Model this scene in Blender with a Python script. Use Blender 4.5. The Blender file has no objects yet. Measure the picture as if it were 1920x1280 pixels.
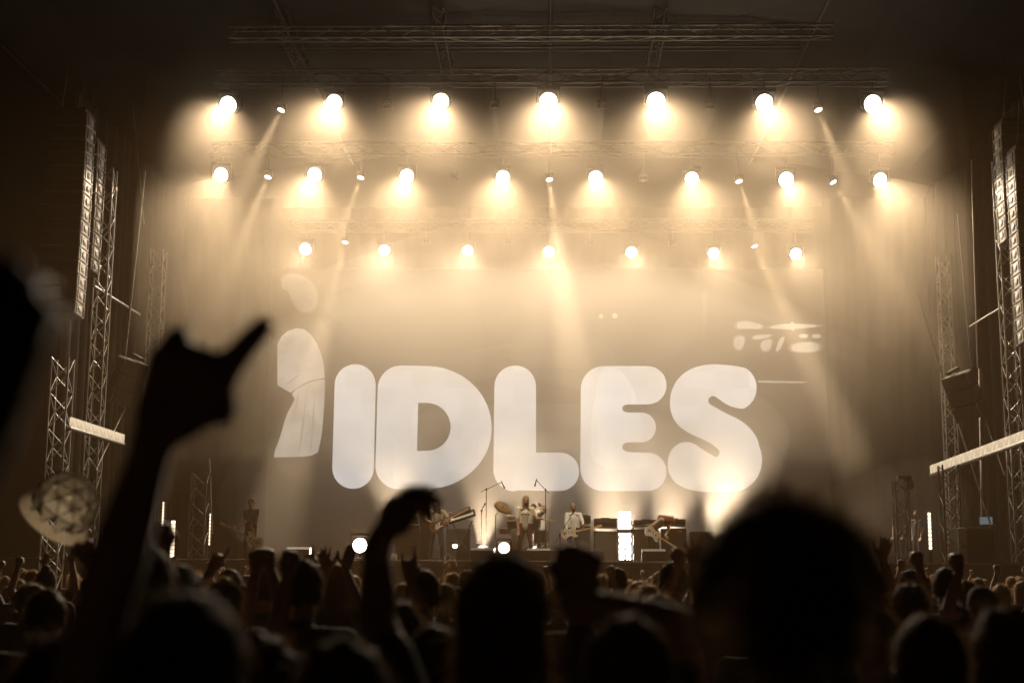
import bpy, bmesh, math, random
import numpy as np
from mathutils import Vector, Matrix, Quaternion, noise
random.seed(7); rng = np.random.default_rng(7)
scene = bpy.context.scene
COL = scene.collection
PI = math.pi
R = math.radians

# ------------------------------------------------------------------ camera, world, exposure
FPX = 2667.0                       # focal length in photo pixels (50 mm on 36 mm)
CAM = Vector((0, 0, 1.7))
YAW, PITCH, ROLL = R(1.55), R(9.37), R(-0.35)
ROT = Matrix.Rotation(YAW, 3, 'Z') @ Matrix.Rotation(PI/2 + PITCH, 3, 'X') @ Matrix.Rotation(-ROLL, 3, 'Z')
cd = bpy.data.cameras.new('camera'); cam = bpy.data.objects.new('camera', cd); COL.objects.link(cam)
cam.matrix_world = Matrix.Translation(CAM) @ ROT.to_4x4()
cd.lens = 50.0; cd.sensor_width = 36.0; cd.clip_start = 0.05; cd.clip_end = 1000
cd.dof.use_dof = True; cd.dof.focus_distance = 40.0; cd.dof.aperture_fstop = 2.0; cd.dof.aperture_blades = 0
scene.camera = cam
w = bpy.data.worlds.new('World'); scene.world = w; w.use_nodes = True
bg = w.node_tree.nodes['Background']                      # night sky, all but black
bg.inputs[0].default_value = (0.10, 0.11, 0.16, 1); bg.inputs[1].default_value = 0.002
scene.view_settings.view_transform = 'Standard'; scene.view_settings.look = 'None'
scene.view_settings.gamma = 1.0; scene.view_settings.exposure = 0.0
scene.view_settings.use_curve_mapping = False
cy = scene.cycles
cy.use_denoising = True
cy.max_bounces = 4; cy.diffuse_bounces = 1; cy.glossy_bounces = 1; cy.transmission_bounces = 3
cy.transparent_max_bounces = 6; cy.volume_bounces = 1
cy.sample_clamp_indirect = 3.0; cy.sample_clamp_direct = 0.0
cy.caustics_reflective = False; cy.caustics_refractive = False
cy.use_light_tree = False
WARM = (1.0, 0.79, 0.56)
CREAM = (1.0, 0.83, 0.63)                 # the lowest row burns a little whiter
LAMP_W, BEAM_W = 5200.0, 24000.0

def P(px, py, Y):
    """world point on the plane at depth Y that the photograph shows at pixel (px, py)"""
    d = ROT @ Vector(((px - 960) / FPX, -(py - 640) / FPX, -1.0))
    return CAM + d * (Y / d.y)

# ------------------------------------------------------------------ helpers
class MB:
    """collects verts and faces for one mesh"""
    def __init__(s): s.v = []; s.f = []; s.m = []; s.mi = 0
    def add(s, vs, fs):
        o = len(s.v); s.v += [tuple(p) for p in vs]
        s.f += [tuple(i + o for i in f) for f in fs]; s.m += [s.mi] * len(fs); return s
    def box(s, c, sz, rot=None):
        c = Vector(c); h = Vector(sz) / 2; vs = []
        for z in (-1, 1):
            for y in (-1, 1):
                for x in (-1, 1):
                    p = Vector((x*h.x, y*h.y, z*h.z)); vs.append(c + (rot @ p if rot else p))
        return s.add(vs, [(0,2,3,1),(4,5,7,6),(0,1,5,4),(2,6,7,3),(0,4,6,2),(1,3,7,5)])
    def bbox(s, c, sz, b=0.02, rot=None):
        """box with chamfered edges"""
        bm = bmesh.new(); bmesh.ops.create_cube(bm, size=1)
        for v in bm.verts: v.co = Vector((v.co.x*sz[0], v.co.y*sz[1], v.co.z*sz[2]))
        bmesh.ops.bevel(bm, geom=bm.edges[:], offset=b, segments=1, affect='EDGES')
        c = Vector(c); bm.verts.index_update()
        s.add([c + (rot @ v.co if rot else v.co) for v in bm.verts], [tuple(v.index for v in f.verts) for f in bm.faces]); bm.free(); return s
    def tube(s, a, b, r0, r1=None, n=8, cap=True):
        a, b = Vector(a), Vector(b); r1 = r0 if r1 is None else r1
        d = (b - a); q = d.to_track_quat('Z', 'Y'); vs = []
        for c, r in ((a, r0), (b, r1)):
            for i in range(n):
                t = 2*PI*i/n; vs.append(c + q @ Vector((r*math.cos(t), r*math.sin(t), 0)))
        fs = [(i, (i+1) % n, n + (i+1) % n, n + i) for i in range(n)]
        if cap: fs += [tuple(range(n-1, -1, -1)), tuple(range(n, 2*n))]
        return s.add(vs, fs)
    def path(s, pts, r, n=6):
        pts = [Vector(p) for p in pts]; rs = r if isinstance(r, (list, tuple)) else [r]*len(pts)
        vs = []; q = None
        for k, p in enumerate(pts):
            d = (pts[min(k+1, len(pts)-1)] - pts[max(k-1, 0)]).normalized(); q = d.to_track_quat('Z', 'Y')
            for i in range(n):
                t = 2*PI*i/n; vs.append(p + q @ Vector((rs[k]*math.cos(t), rs[k]*math.sin(t), 0)))
        fs = [(k*n+i, k*n+(i+1) % n, (k+1)*n+(i+1) % n, (k+1)*n+i) for k in range(len(pts)-1) for i in range(n)]
        fs += [tuple(range(n-1, -1, -1)), tuple((len(pts)-1)*n + i for i in range(n))]
        return s.add(vs, fs)
    def lathe(s, prof, n=16, M=None, closed=True):
        """prof: list of (radius, z)"""
        vs = []
        for r, z in prof:
            for i in range(n):
                t = 2*PI*i/n; p = Vector((r*math.cos(t), r*math.sin(t), z)); vs.append(M @ p if M else p)
        fs = [(k*n+i, k*n+(i+1) % n, (k+1)*n+(i+1) % n, (k+1)*n+i) for k in range(len(prof)-1) for i in range(n)]
        if closed: fs += [tuple(range(n-1, -1, -1)), tuple((len(prof)-1)*n + i for i in range(n))]
        return s.add(vs, fs)
    def ext(s, pts, y0, y1, holes=None):
        """outline in XZ extruded along Y"""
        n = len(pts)
        vs = [(x, y0, z) for x, z in pts] + [(x, y1, z) for x, z in pts]
        return s.add(vs, [tuple(range(n)), tuple(range(2*n-1, n-1, -1))] + [(i, n+i, n+(i+1) % n, (i+1) % n) for i in range(n)])
    def mesh(s, name, mats, smooth=False):
        me = bpy.data.meshes.new(name); me.from_pydata(s.v, [], s.f)
        for m in (mats if isinstance(mats, (list, tuple)) else [mats]): me.materials.append(m)
        if any(s.m): me.polygons.foreach_set('material_index', s.m)
        if smooth: me.polygons.foreach_set('use_smooth', [True]*len(me.polygons))
        me.update(); return me
    def build(s, name, mats, parent=None, smooth=False):
        return link(name, s.mesh(name, mats, smooth), parent)

def link(name, data, parent=None):
    o = bpy.data.objects.new(name, data); COL.objects.link(o)
    if parent: o.parent = parent
    return o
def empty(name, loc=(0,0,0), rz=0.0):
    o = link(name, None); o.location = loc; o.rotation_euler = (0, 0, rz); o.empty_display_size = .1; return o
def tag(o, label=None, cat=None, group=None, kind=None):
    if label: o['label'] = label
    if cat: o['category'] = cat
    if group: o['group'] = group
    if kind: o['kind'] = kind
    return o
def copy_tree(o, parent=None):
    c = o.copy(); COL.objects.link(c); c.parent = parent
    for ch in o.children: copy_tree(ch, c)
    return c
_unit = {}
def strut(name, a, b, r, mat, parent=None, n=6):
    """a straight tube between two points, sharing one unit mesh per material"""
    k = (mat.name, n)
    if k not in _unit: _unit[k] = MB().tube((0,0,0), (0,0,1), 1, 1, n).mesh('tube', mat, True)
    o = link(name, _unit[k], parent); a, b = Vector(a), Vector(b); d = b - a
    o.location = a; o.rotation_mode = 'QUATERNION'; o.rotation_quaternion = d.to_track_quat('Z', 'Y'); o.scale = (r, r, d.length)
    return o
ORD = ['first', 'second', 'third', 'fourth', 'fifth', 'sixth', 'seventh', 'eighth', 'ninth', 'tenth', 'eleventh', 'twelfth']

# ------------------------------------------------------------------ materials
def mat(name, col, rough=.6, metal=0.0, var=.25, scale=12.0, bump=.0, sheen=0.0, spec=.5, trans=0.0):
    m = bpy.data.materials.new(name); m.use_nodes = True; nt = m.node_tree; b = nt.nodes['Principled BSDF']
    b.inputs['Roughness'].default_value = rough; b.inputs['Metallic'].default_value = metal
    b.inputs['Specular IOR Level'].default_value = spec
    if sheen: b.inputs['Sheen Weight'].default_value = sheen; b.inputs['Sheen Roughness'].default_value = .4
    if trans: b.inputs['Transmission Weight'].default_value = trans
    tc = nt.nodes.new('ShaderNodeTexCoord'); nz = nt.nodes.new('ShaderNodeTexNoise'); cr = nt.nodes.new('ShaderNodeValToRGB')
    nz.inputs['Scale'].default_value = scale; nz.inputs['Detail'].default_value = 4
    nt.links.new(tc.outputs['Object'], nz.inputs['Vector']); nt.links.new(nz.outputs['Fac'], cr.inputs['Fac'])
    cr.color_ramp.elements[0].position = .3; cr.color_ramp.elements[1].position = .7
    cr.color_ramp.elements[0].color = tuple(c*(1-var) for c in col) + (1,); cr.color_ramp.elements[1].color = tuple(min(1, c*(1+var)) for c in col) + (1,)
    nt.links.new(cr.outputs['Color'], b.inputs['Base Color'])
    if bump:
        bp = nt.nodes.new('ShaderNodeBump'); bp.inputs['Strength'].default_value = bump; bp.inputs['Distance'].default_value = .02
        nt.links.new(nz.outputs['Fac'], bp.inputs['Height']); nt.links.new(bp.outputs['Normal'], b.inputs['Normal'])
    return m
def emis(name, col, strength, sample=False, var=0.0, scale=3.0, module=0.0):
    m = bpy.data.materials.new(name); m.use_nodes = True; nt = m.node_tree
    nt.nodes.remove(nt.nodes['Principled BSDF']); e = nt.nodes.new('ShaderNodeEmission')
    e.inputs[0].default_value = tuple(col) + (1,); e.inputs[1].default_value = strength
    if var:
        tc = nt.nodes.new('ShaderNodeTexCoord'); nz = nt.nodes.new('ShaderNodeTexNoise'); mr = nt.nodes.new('ShaderNodeMapRange')
        nz.inputs['Scale'].default_value = scale; nz.inputs['Detail'].default_value = 3
        mr.inputs[1].default_value = .3; mr.inputs[2].default_value = .7
        mr.inputs[3].default_value = strength*(1-var); mr.inputs[4].default_value = strength*(1+var)
        nt.links.new(tc.outputs['Object'], nz.inputs['Vector']); nt.links.new(nz.outputs['Fac'], mr.inputs[0]); nt.links.new(mr.outputs[0], e.inputs[1])
        if module:                                        # each led module shines a touch differently
            sn = nt.nodes.new('ShaderNodeVectorMath'); sn.operation = 'SNAP'; sn.inputs[1].default_value = (module, 50, module); nt.links.new(tc.outputs['Object'], sn.inputs[0])
            wn = nt.nodes.new('ShaderNodeTexWhiteNoise'); nt.links.new(sn.outputs[0], wn.inputs['Vector'])
            m1 = nt.nodes.new('ShaderNodeMapRange'); m1.inputs[3].default_value = .94; m1.inputs[4].default_value = 1.06; nt.links.new(wn.outputs['Value'], m1.inputs[0])
            m2 = nt.nodes.new('ShaderNodeMath'); m2.operation = 'MULTIPLY'; nt.links.new(mr.outputs[0], m2.inputs[0]); nt.links.new(m1.outputs[0], m2.inputs[1]); nt.links.new(m2.outputs[0], e.inputs[1])
    nt.links.new(e.outputs[0], nt.nodes['Material Output'].inputs[0])
    m.cycles.emission_sampling = 'AUTO' if sample else 'NONE'
    return m
M = dict(
    ground = mat('trodden_grass', (.035, .032, .022), .9, bump=.4, scale=3),
    deck = mat('stage_deck_ply', (.03, .028, .026), .45, scale=2),
    fascia = mat('stage_fascia_cloth', (.035, .033, .031), .8, scale=3),
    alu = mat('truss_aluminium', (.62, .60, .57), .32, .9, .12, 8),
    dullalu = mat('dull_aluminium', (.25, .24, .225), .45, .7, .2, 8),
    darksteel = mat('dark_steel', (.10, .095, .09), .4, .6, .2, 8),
    black = mat('black_paint', (.018, .017, .016), .5, 0, .3, 10),
    drape = mat('stage_drape', (.012, .010, .009), .85, scale=4),
    roof = mat('roof_skin', (.014, .013, .012), .8, scale=1),
    chrome = mat('chrome', (.7, .68, .64), .15, 1.0, .05, 10),
    cab = mat('speaker_lacquer', (.07, .066, .06), .45, 0, .3, 20),
    cabside = mat('speaker_pale_side', (.42, .39, .35), .4, .3, .2, 14),
    grille = mat('speaker_grille', (.05, .048, .045), .6, .3, .4, 120),
    tolex = mat('amp_tolex', (.045, .038, .032), .6, 0, .3, 60, .3),
    ampcloth = mat('amp_grille_cloth', (.10, .085, .07), .8, 0, .3, 90, .3),
    white = mat('white_panel', (.75, .73, .70), .5, 0, .06, 4),
    skin = mat('skin', (.42, .25, .17), .5, 0, .12, 20),
    skin2 = mat('skin_tanned', (.30, .17, .11), .5, 0, .12, 20),
    hairdark = mat('hair_dark_brown', (.035, .02, .012), .6, 0, .4, 60, spec=.15),
    hairbrown = mat('hair_brown', (.11, .06, .03), .6, 0, .4, 60, spec=.15),
    hairblond = mat('hair_blond', (.36, .24, .12), .6, 0, .3, 60, spec=.15),
    hairred = mat('hair_reddish', (.22, .085, .04), .6, 0, .3, 60, spec=.15),
    shirtblack = mat('shirt_black', (.02, .02, .02), .85, 0, .3, 30),
    shirtgrey = mat('shirt_grey', (.12, .115, .11), .85, 0, .25, 30),
    shirtnavy = mat('shirt_navy', (.03, .035, .05), .85, 0, .25, 30),
    shirtcream = mat('shirt_cream', (.72, .64, .48), .85, 0, .12, 14),
    shirttan = mat('shirt_tan', (.42, .34, .24), .85, 0, .15, 14),
    shirtwhite = mat('shirt_white', (.78, .74, .66), .85, 0, .08, 14),
    shirtred = mat('shirt_faded_red', (.20, .06, .04), .85, 0, .2, 30),
    jeans = mat('dark_jeans', (.03, .032, .04), .85, 0, .3, 40),
    jeansred = mat('maroon_trousers', (.10, .04, .03), .85, 0, .3, 40),
    guitarcream = mat('guitar_cream_lacquer', (.72, .60, .40), .25, 0, .08, 3),
    guitarbrown = mat('guitar_brown_lacquer', (.20, .09, .04), .25, 0, .2, 3),
    maple = mat('maple_neck', (.55, .36, .18), .35, 0, .15, 8),
    brass = mat('cymbal_bronze', (.62, .42, .18), .3, .9, .15, 20),
    drumshell = mat('drum_lacquer', (.22, .16, .11), .3, 0, .15, 6),
    drumhead = mat('drum_head', (.7, .66, .58), .5, 0, .05, 6),
    rope = mat('steel_cable', (.45, .42, .38), .4, .7, .1, 20),
    canvas = mat('hat_canvas', (.62, .50, .33), .8, 0, .15, 8),
    seam = mat('hat_seam', (.16, .09, .045), .8, 0, .15, 8),
)
for hn_ in ('hairdark','hairbrown','hairblond','hairred'):
    nt = M[hn_].node_tree; pb = nt.nodes['Principled BSDF']; tl = nt.nodes.new('ShaderNodeBsdfTranslucent'); mx = nt.nodes.new('ShaderNodeMixShader'); mx.inputs[0].default_value = .28
    hc0 = {'hairdark': (.30,.17,.08), 'hairbrown': (.45,.27,.13), 'hairblond': (.7,.5,.28), 'hairred': (.5,.22,.10)}[hn_]; tl.inputs[0].default_value = hc0 + (1,)
    nt.links.new(pb.outputs[0], mx.inputs[1]); nt.links.new(tl.outputs[0], mx.inputs[2]); nt.links.new(mx.outputs[0], nt.nodes['Material Output'].inputs[0])
nt = M['canvas'].node_tree; pb = nt.nodes['Principled BSDF']; tl = nt.nodes.new('ShaderNodeBsdfTranslucent'); mx = nt.nodes.new('ShaderNodeMixShader'); mx.inputs[0].default_value = .7
tl.inputs[0].default_value = (.92,.80,.6,1); nt.links.new(pb.outputs[0], mx.inputs[1]); nt.links.new(tl.outputs[0], mx.inputs[2])
tp = nt.nodes.new('ShaderNodeBsdfTransparent'); m3 = nt.nodes.new('ShaderNodeMixShader'); m3.inputs[0].default_value = .22      # open weave
nt.links.new(mx.outputs[0], m3.inputs[1]); nt.links.new(tp.outputs[0], m3.inputs[2]); nt.links.new(m3.outputs[0], nt.nodes['Material Output'].inputs[0])
M['lens'] = emis('lamp_glass_lit', (1, .93, .80), 14.0)
M['lens_small'] = emis('floor_lamp_glass_lit', (1, .95, .88), 20.0)
M['tube_lit'] = emis('led_tube_lit', (1, .80, .55), 2.2)
M['tiny'] = emis('indicator_lit', (1, .45, .2), 2.0)

# ------------------------------------------------------------------ ground, stage, roof, drapes
DECK = 2.05
YF = 35.5
tag(MB().add([(-120,-60,0),(120,-60,0),(120,140,0),(-120,140,0)], [(0,1,2,3)]).build('ground', M['ground']), kind='structure')
st = tag(empty('stage', (0, YF, 0)), 'wide black festival stage platform behind the crowd', 'stage')
for i in range(14):                                              # deck boards seen from below the edge, laid side by side
    x0 = -14 + i*2
    MB().bbox((x0+1, 7.5, DECK-.06), (1.99, 15, .12), .008).build('deck_panel', M['deck'], st)
    MB().bbox((x0+1, .02, DECK/2-.07), (1.98, .04, DECK-.14), .01).build('front_panel', M['fascia'], st)
MB().bbox((0, -.03, DECK+.005), (28, .06, .05), .008).build('edge_strip', M['darksteel'], st)
def folds(x0, x1, z0, z1, y, amp, wl, along='x'):
    b = MB(); n = int(abs(x1-x0)/wl*8) + 1; vs = []; nz = 6
    for j in range(nz+1):
        z = z0 + (z1-z0)*j/nz
        for i in range(n+1):
            t = x0 + (x1-x0)*i/n; q = amp*math.sin(2*PI*t/wl + .6*math.sin(t*.9)) * (1.15 - .3*j/nz) + amp*.5*math.sin(t*1.7)
            vs.append((t, y+q, z) if along == 'x' else (y+q, t, z))
    b.add(vs, [(j*(n+1)+i, j*(n+1)+i+1, (j+1)*(n+1)+i+1, (j+1)*(n+1)+i) for j in range(nz) for i in range(n)])
    return b
tag(folds(-14, 14, DECK, 15, 50.5, .10, .9).build('back_drape', M['drape'], None, True), 'tall dark pleated backdrop curtain hanging behind the lit screen', 'curtain')
tag(folds(37.5, 50, DECK+.02, 15, -13.2, .12, .8, 'y').build('side_drape', M['drape'], None, True), 'dark side curtain behind the tower beside the shadowy bassist', 'curtain', 'side curtains of the stage')
tag(folds(37.5, 50, DECK+.02, 15, 13.2, .12, .8, 'y').build('side_drape', M['drape'], None, True), 'dark side curtain behind the short tower with a lamp on top', 'curtain', 'side curtains of the stage')
for sx, txt in ((-1, 'dark pleated leg curtain between the screen and the shadowy bassist side'), (1, 'dark pleated leg curtain beyond the letter S and the keyboard picture')):
    tag(folds(9.6*sx, 13.2*sx, DECK+.02, 15, 49.2, .10, .7).build('leg_curtain', M['drape'], None, True), txt, 'curtain', 'leg curtains beside the screen')
rf = tag(empty('stage_roof', (0, 43, 16)), 'dark fabric roof spread above the lighting trusses', 'roof')
b = MB(); nx, ny = 16, 8; vs = []
for j in range(ny+1):
    for i in range(nx+1):
        x = -15 + 30*i/nx; y = -9 + 18*j/ny; vs.append((x, y, 1.6 - .0068*x*x + .06*math.sin(i*PI)*1 - .04*math.cos(2*PI*i/2)))
b.add(vs, [(j*(nx+1)+i, j*(nx+1)+i+1, (j+1)*(nx+1)+i+1, (j+1)*(nx+1)+i) for j in range(ny) for i in range(nx)])
b.build('roof_skin', M['roof'], rf)
for i in range(0, nx+1, 4):
    x = -15 + 30*i/nx; strut('rafter', (x, -9, 1.45-.0068*x*x), (x, 9, 1.45-.0068*x*x), .05, M['darksteel'], rf)

# ------------------------------------------------------------------ trusses and towers
def truss(name, a, b, w, h, step, label, mt, cat='truss', r=.026, rb=.015, group=None, zig=(1,1,1,1)):
    """box truss from a to b: four chords and zigzag braces, each a part"""
    a, b = Vector(a), Vector(b); d = (b-a); L = d.length; d.normalize()
    root = tag(empty(name, a), label, cat, group)
    up = Vector((0,0,1)) if abs(d.z) < .9 else Vector((0,1,0))
    s = d.cross(up).normalized(); u = s.cross(d).normalized()
    cs = [s*w/2*i + u*h/2*j for i, j in ((-1,-1),(1,-1),(1,1),(-1,1))]
    for c in cs: strut('chord', c, c + d*L, r, mt, root)
    n = max(2, round(L/step))
    for f in range(4):
        if not zig[f]: continue
        for k in range(n):
            p, q = (cs[f], cs[(f+1) % 4]) if (k+f) % 2 else (cs[(f+1) % 4], cs[f])
            strut('brace', p + d*(L*k/n), q + d*(L*(k+1)/n), rb, mt, root, 5)
    return root
A = M['alu']
def hx(xl, xr, y, Y): 
    a, b_ = P(xl, y, Y), P(xr, y, Y); z = (a.z + b_.z)/2; return (a.x, Y, z), (b_.x, Y, z)
a, b = hx(430, 1560, 62, 35); truss('roof_truss', a, b, .30, .30, .55, 'long horizontal roof truss across the top of the stage', M['dullalu'], rb=.02, r=.03, zig=(1,1,0,0))
a, b = hx(520, 1500, 88, 39); truss('roof_truss', a, b, .3, .12, 1.0, 'thin roof truss just under the topmost long truss', M['darksteel'], zig=(0,1,0,1))
a, b = hx(600, 1460, 133, 44); truss('roof_truss', a, b, .4, .42, .6, 'dim rear roof truss above the top row of lamps', M['darksteel'])
ZR = [P(1030, 168, 36).z, P(1030, 300, 41).z, P(1030, 440, 47).z]
truss('lamp_truss', (-8.9, 36, ZR[0]+.32), (8.9, 36, ZR[0]+.32), .36, .36, .6, 'lighting truss that carries the top row of lamps', M['darksteel'])
truss('lamp_truss', (-10.2, 41, ZR[1]+.32), (10.2, 41, ZR[1]+.32), .36, .36, .6, 'lighting truss that carries the middle row of lamps', M['darksteel'])
truss('lamp_truss', (-8.9, 47, ZR[2]+.32), (8.9, 47, ZR[2]+.32), .36, .36, .6, 'lighting truss that carries the lowest overhead row of lamps', M['darksteel'])
for px, lab in ((523*1.0, 'short hanging truss end above the second lamp of the top row'), (820, 'short hanging truss above the third lamp of the top row'), (1240, 'short hanging truss above the fifth lamp of the top row')):
    q = P(px, 30, 37); truss('hanging_truss', q, q + Vector((0, 4.0, 0)), .3, .5, .45, lab, M['darksteel'])
def tower(px, py_top, Y, w, label, mt=A, z0=0.0, step=.42):
    t = P(px, py_top, Y); return truss('truss_tower', (t.x, Y, z0), (t.x, Y, t.z), w, w, step, label, mt, 'tower', rb=.016)
tower(203, 318, 36.5, .36, 'tall lattice tower beside the speaker columns nearest the raised pointing hand')
tower(118, 672, 34.0, .42, 'lower lattice tower left of the tilted hanging speakers and the pointing hand')
tower(297, 470, 43, .40, 'faint far lattice tower behind the raised pointing hand', M['alu'])
tower(1877, 300, 36.5, .36, 'tall lattice tower beside the speaker columns at the edge of the picture')
tower(1768, 480, 43, .34, 'faint far lattice tower behind the tilted hanging speakers near the laptop')
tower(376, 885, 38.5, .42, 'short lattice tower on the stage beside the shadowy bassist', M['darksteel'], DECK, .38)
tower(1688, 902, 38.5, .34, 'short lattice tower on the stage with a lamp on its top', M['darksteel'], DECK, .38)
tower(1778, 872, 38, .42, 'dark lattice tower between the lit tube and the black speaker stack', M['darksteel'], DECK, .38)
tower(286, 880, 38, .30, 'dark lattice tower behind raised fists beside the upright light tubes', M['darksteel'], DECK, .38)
# bracing rods, chain hoist falls and guy cables
def cable(a, b, r, label, name='cable', cat='cable', mt='rope', group=None):
    tag(strut(name, a, b, r, M[mt], None, 6), label, cat, group)
cable(P(176,536,36.2), P(262,590,40), .035, 'slanting steel brace rod from the tall tower toward the pointing hand', 'brace_rod', 'rod', 'alu')
cable(P(272,320,38), P(234,670,38), .03, 'light cable bundle dropping to the tilted speakers by the pointing hand')
cable(P(250,200,38), P(270,420,38), .012, 'thin cable slanting beside the speaker columns by the pointing hand')
cable(P(236,760,38), P(180,880,36), .025, 'pale guy line below the tilted speakers by the pointing hand')
cable(P(393,860,39), P(398,1000,39), .02, 'thin upright pole above the shadowy bassist', 'pole', 'pole', 'alu')
cable(P(1822,300,38), P(1834,690,38), .03, 'light cable dropping to the tilted speakers near the laptop')
cable(P(1795,400,38), P(1822,700,38), .014, 'thin cable slanting to the tilted speakers near the laptop')
cable(P(1722,560,38), P(1772,720,38), .022, 'slanting guy line meeting the tilted speakers near the laptop')
cable(P(1796,790,38), P(1858,985,37), .025, 'pale guy line from the tilted speakers down to the laptop')
cable(P(1837,690,39), P(1842,985,39), .04, 'upright pale pole behind the tilted speakers near the laptop', 'pole', 'pole', 'alu')
cable(P(1842,770,38), P(1884,890,37), .022, 'short guy line leaning from the tilted speakers to the edge tower')
cable(P(1818,612,38), P(1880,575,36.5), .025, 'short brace rod from the edge tower above the tilted speakers', 'brace_rod', 'rod', 'alu')

# white paneled rails running back along the wings, glow added to the panels
def wing_rail(a, b, n, label):
    a, b = Vector(a), Vector(b); root = tag(empty('wing_glow_rail', a), label, 'light strip'); d = b-a; q = d.normalized().to_track_quat('Y', 'Z').to_matrix()
    strut('rail_tube', (0,0,-.16), d + Vector((0,0,-.16)), .05, M['alu'], root)
    for k in range(n):
        c = d*((k+.5)/n); o = MB().bbox((0,0,0), (.06, d.length/n*.94, .22), .01).build('glow_panel', M['rail_glow'], root)
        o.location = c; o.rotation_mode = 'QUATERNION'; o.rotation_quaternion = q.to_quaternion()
M['rail_glow'] = emis('wing_panel_glow', (1, .78, .52), .75, False, .25, 6)
wing_rail(P(132,790,33.5), P(232,822,38), 7, 'glowing segmented rail slanting below the tilted speakers by the pointing hand')
wing_rail(P(1930,812,33), P(1745,880,41), 9, 'glowing segmented rail slanting below the tilted speakers near the laptop')

# ------------------------------------------------------------------ line arrays and hanging speakers
def make_cabinet(parent):
    """one line array cabinet: 1.0 wide, .7 deep, .34 tall, centred"""
    c = MB().bbox((0,0,0), (1.0,.7,.325), .015).build('cabinet', M['cabside'], parent)
    MB().bbox((0,-.36,0), (.96,.03,.29), .008).build('grille', M['grille'], c)
    for sx in (-1, 1):
        b = MB()
        Mx = Matrix.Translation((sx*.502, 0, 0)) @ Matrix.Rotation(sx*PI/2, 4, 'Y') @ Matrix.Diagonal((.11/.11, 1.6, 1, 1))
        b.lathe([(.075,0),(.085,.006),(.06,.014)], 12, Mx).build('handle_cup', M['white'], c, True)
        s_ = MB()
        for yy in (-.27,-.23,.20,.24,.28): s_.box((sx*.503, yy, 0), (.01,.018,.25))
        s_.build('rigging_slots', M['black'], c)['kind'] = 'stuff'
    return c
def line_array(top, n, curve, label, dx=0):
    root = tag(empty('line_array', top), label, 'line array', 'hanging speaker columns')
    MB().bbox((0,0,.25), (.9,.75,.10), .01).build('flying_frame', M['darksteel'], root)
    for s in (-.3,.3): strut('hoist_chain', (s,0,.3), (s*.6,0,1.6), .012, M['rope'], root)
    proto = make_cabinet(root); z = 0; y = 0
    for k in range(n):
        c = proto if k == 0 else copy_tree(proto, root)
        ang = -R(curve)*(k/n)**2*3; c.location = (dx*k/n, y, z); c.rotation_euler = (ang, 0, R(random.uniform(-.4,.4)))
        z -= .345*math.cos(ang); y += .345*math.sin(ang)
    return root
def arr(px, py, Y, n, curve, label, side=1, dx=0):
    t = P(px, py, Y); return line_array((t.x - side*.5, Y, t.z), n, curve, label, dx)
arr(172, 232, 34.5, 15, 1.5, 'longest hanging speaker column near the pointing hand, outer one')
arr(192, 285, 36.0, 10, 1.0, 'shorter hanging speaker column next to the tall tower near the pointing hand')
arr(1893, 300, 34.5, 14, 1.5, 'hanging speaker column at the picture edge beyond the tall tower', -1)
arr(1868, 250, 36.0, 9, 1.0, 'hanging speaker column against the tall tower above the laptop', -1)
def side_speaker(px, py, Y, lean, label):
    c = P(px, py, Y); root = tag(empty('hanging_speaker', c), label, 'speaker', 'tilted hanging side speakers')
    root.rotation_euler = (R(-14), R(lean), R(-62 if lean > 0 else 62))
    for k in range(3):
        cb = MB().bbox((0, 0, .42-.42*k), (1.0,.66,.40), .02).build('cabinet', M['cab'], root)
        MB().bbox((0,-.34,.42-.42*k), (.94,.03,.36), .01).build('grille', M['cabside'], cb)
    MB().bbox((0,.05,.72), (1.2,.12,.10), .01).build('flying_bar', M['black'], root)
    return root
side_speaker(238, 716, 38, 14, 'tilted hanging speaker cluster just left of the pointing hand')
side_speaker(1808, 742, 38, -14, 'tilted hanging speaker cluster above the laptop and black stack')

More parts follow.
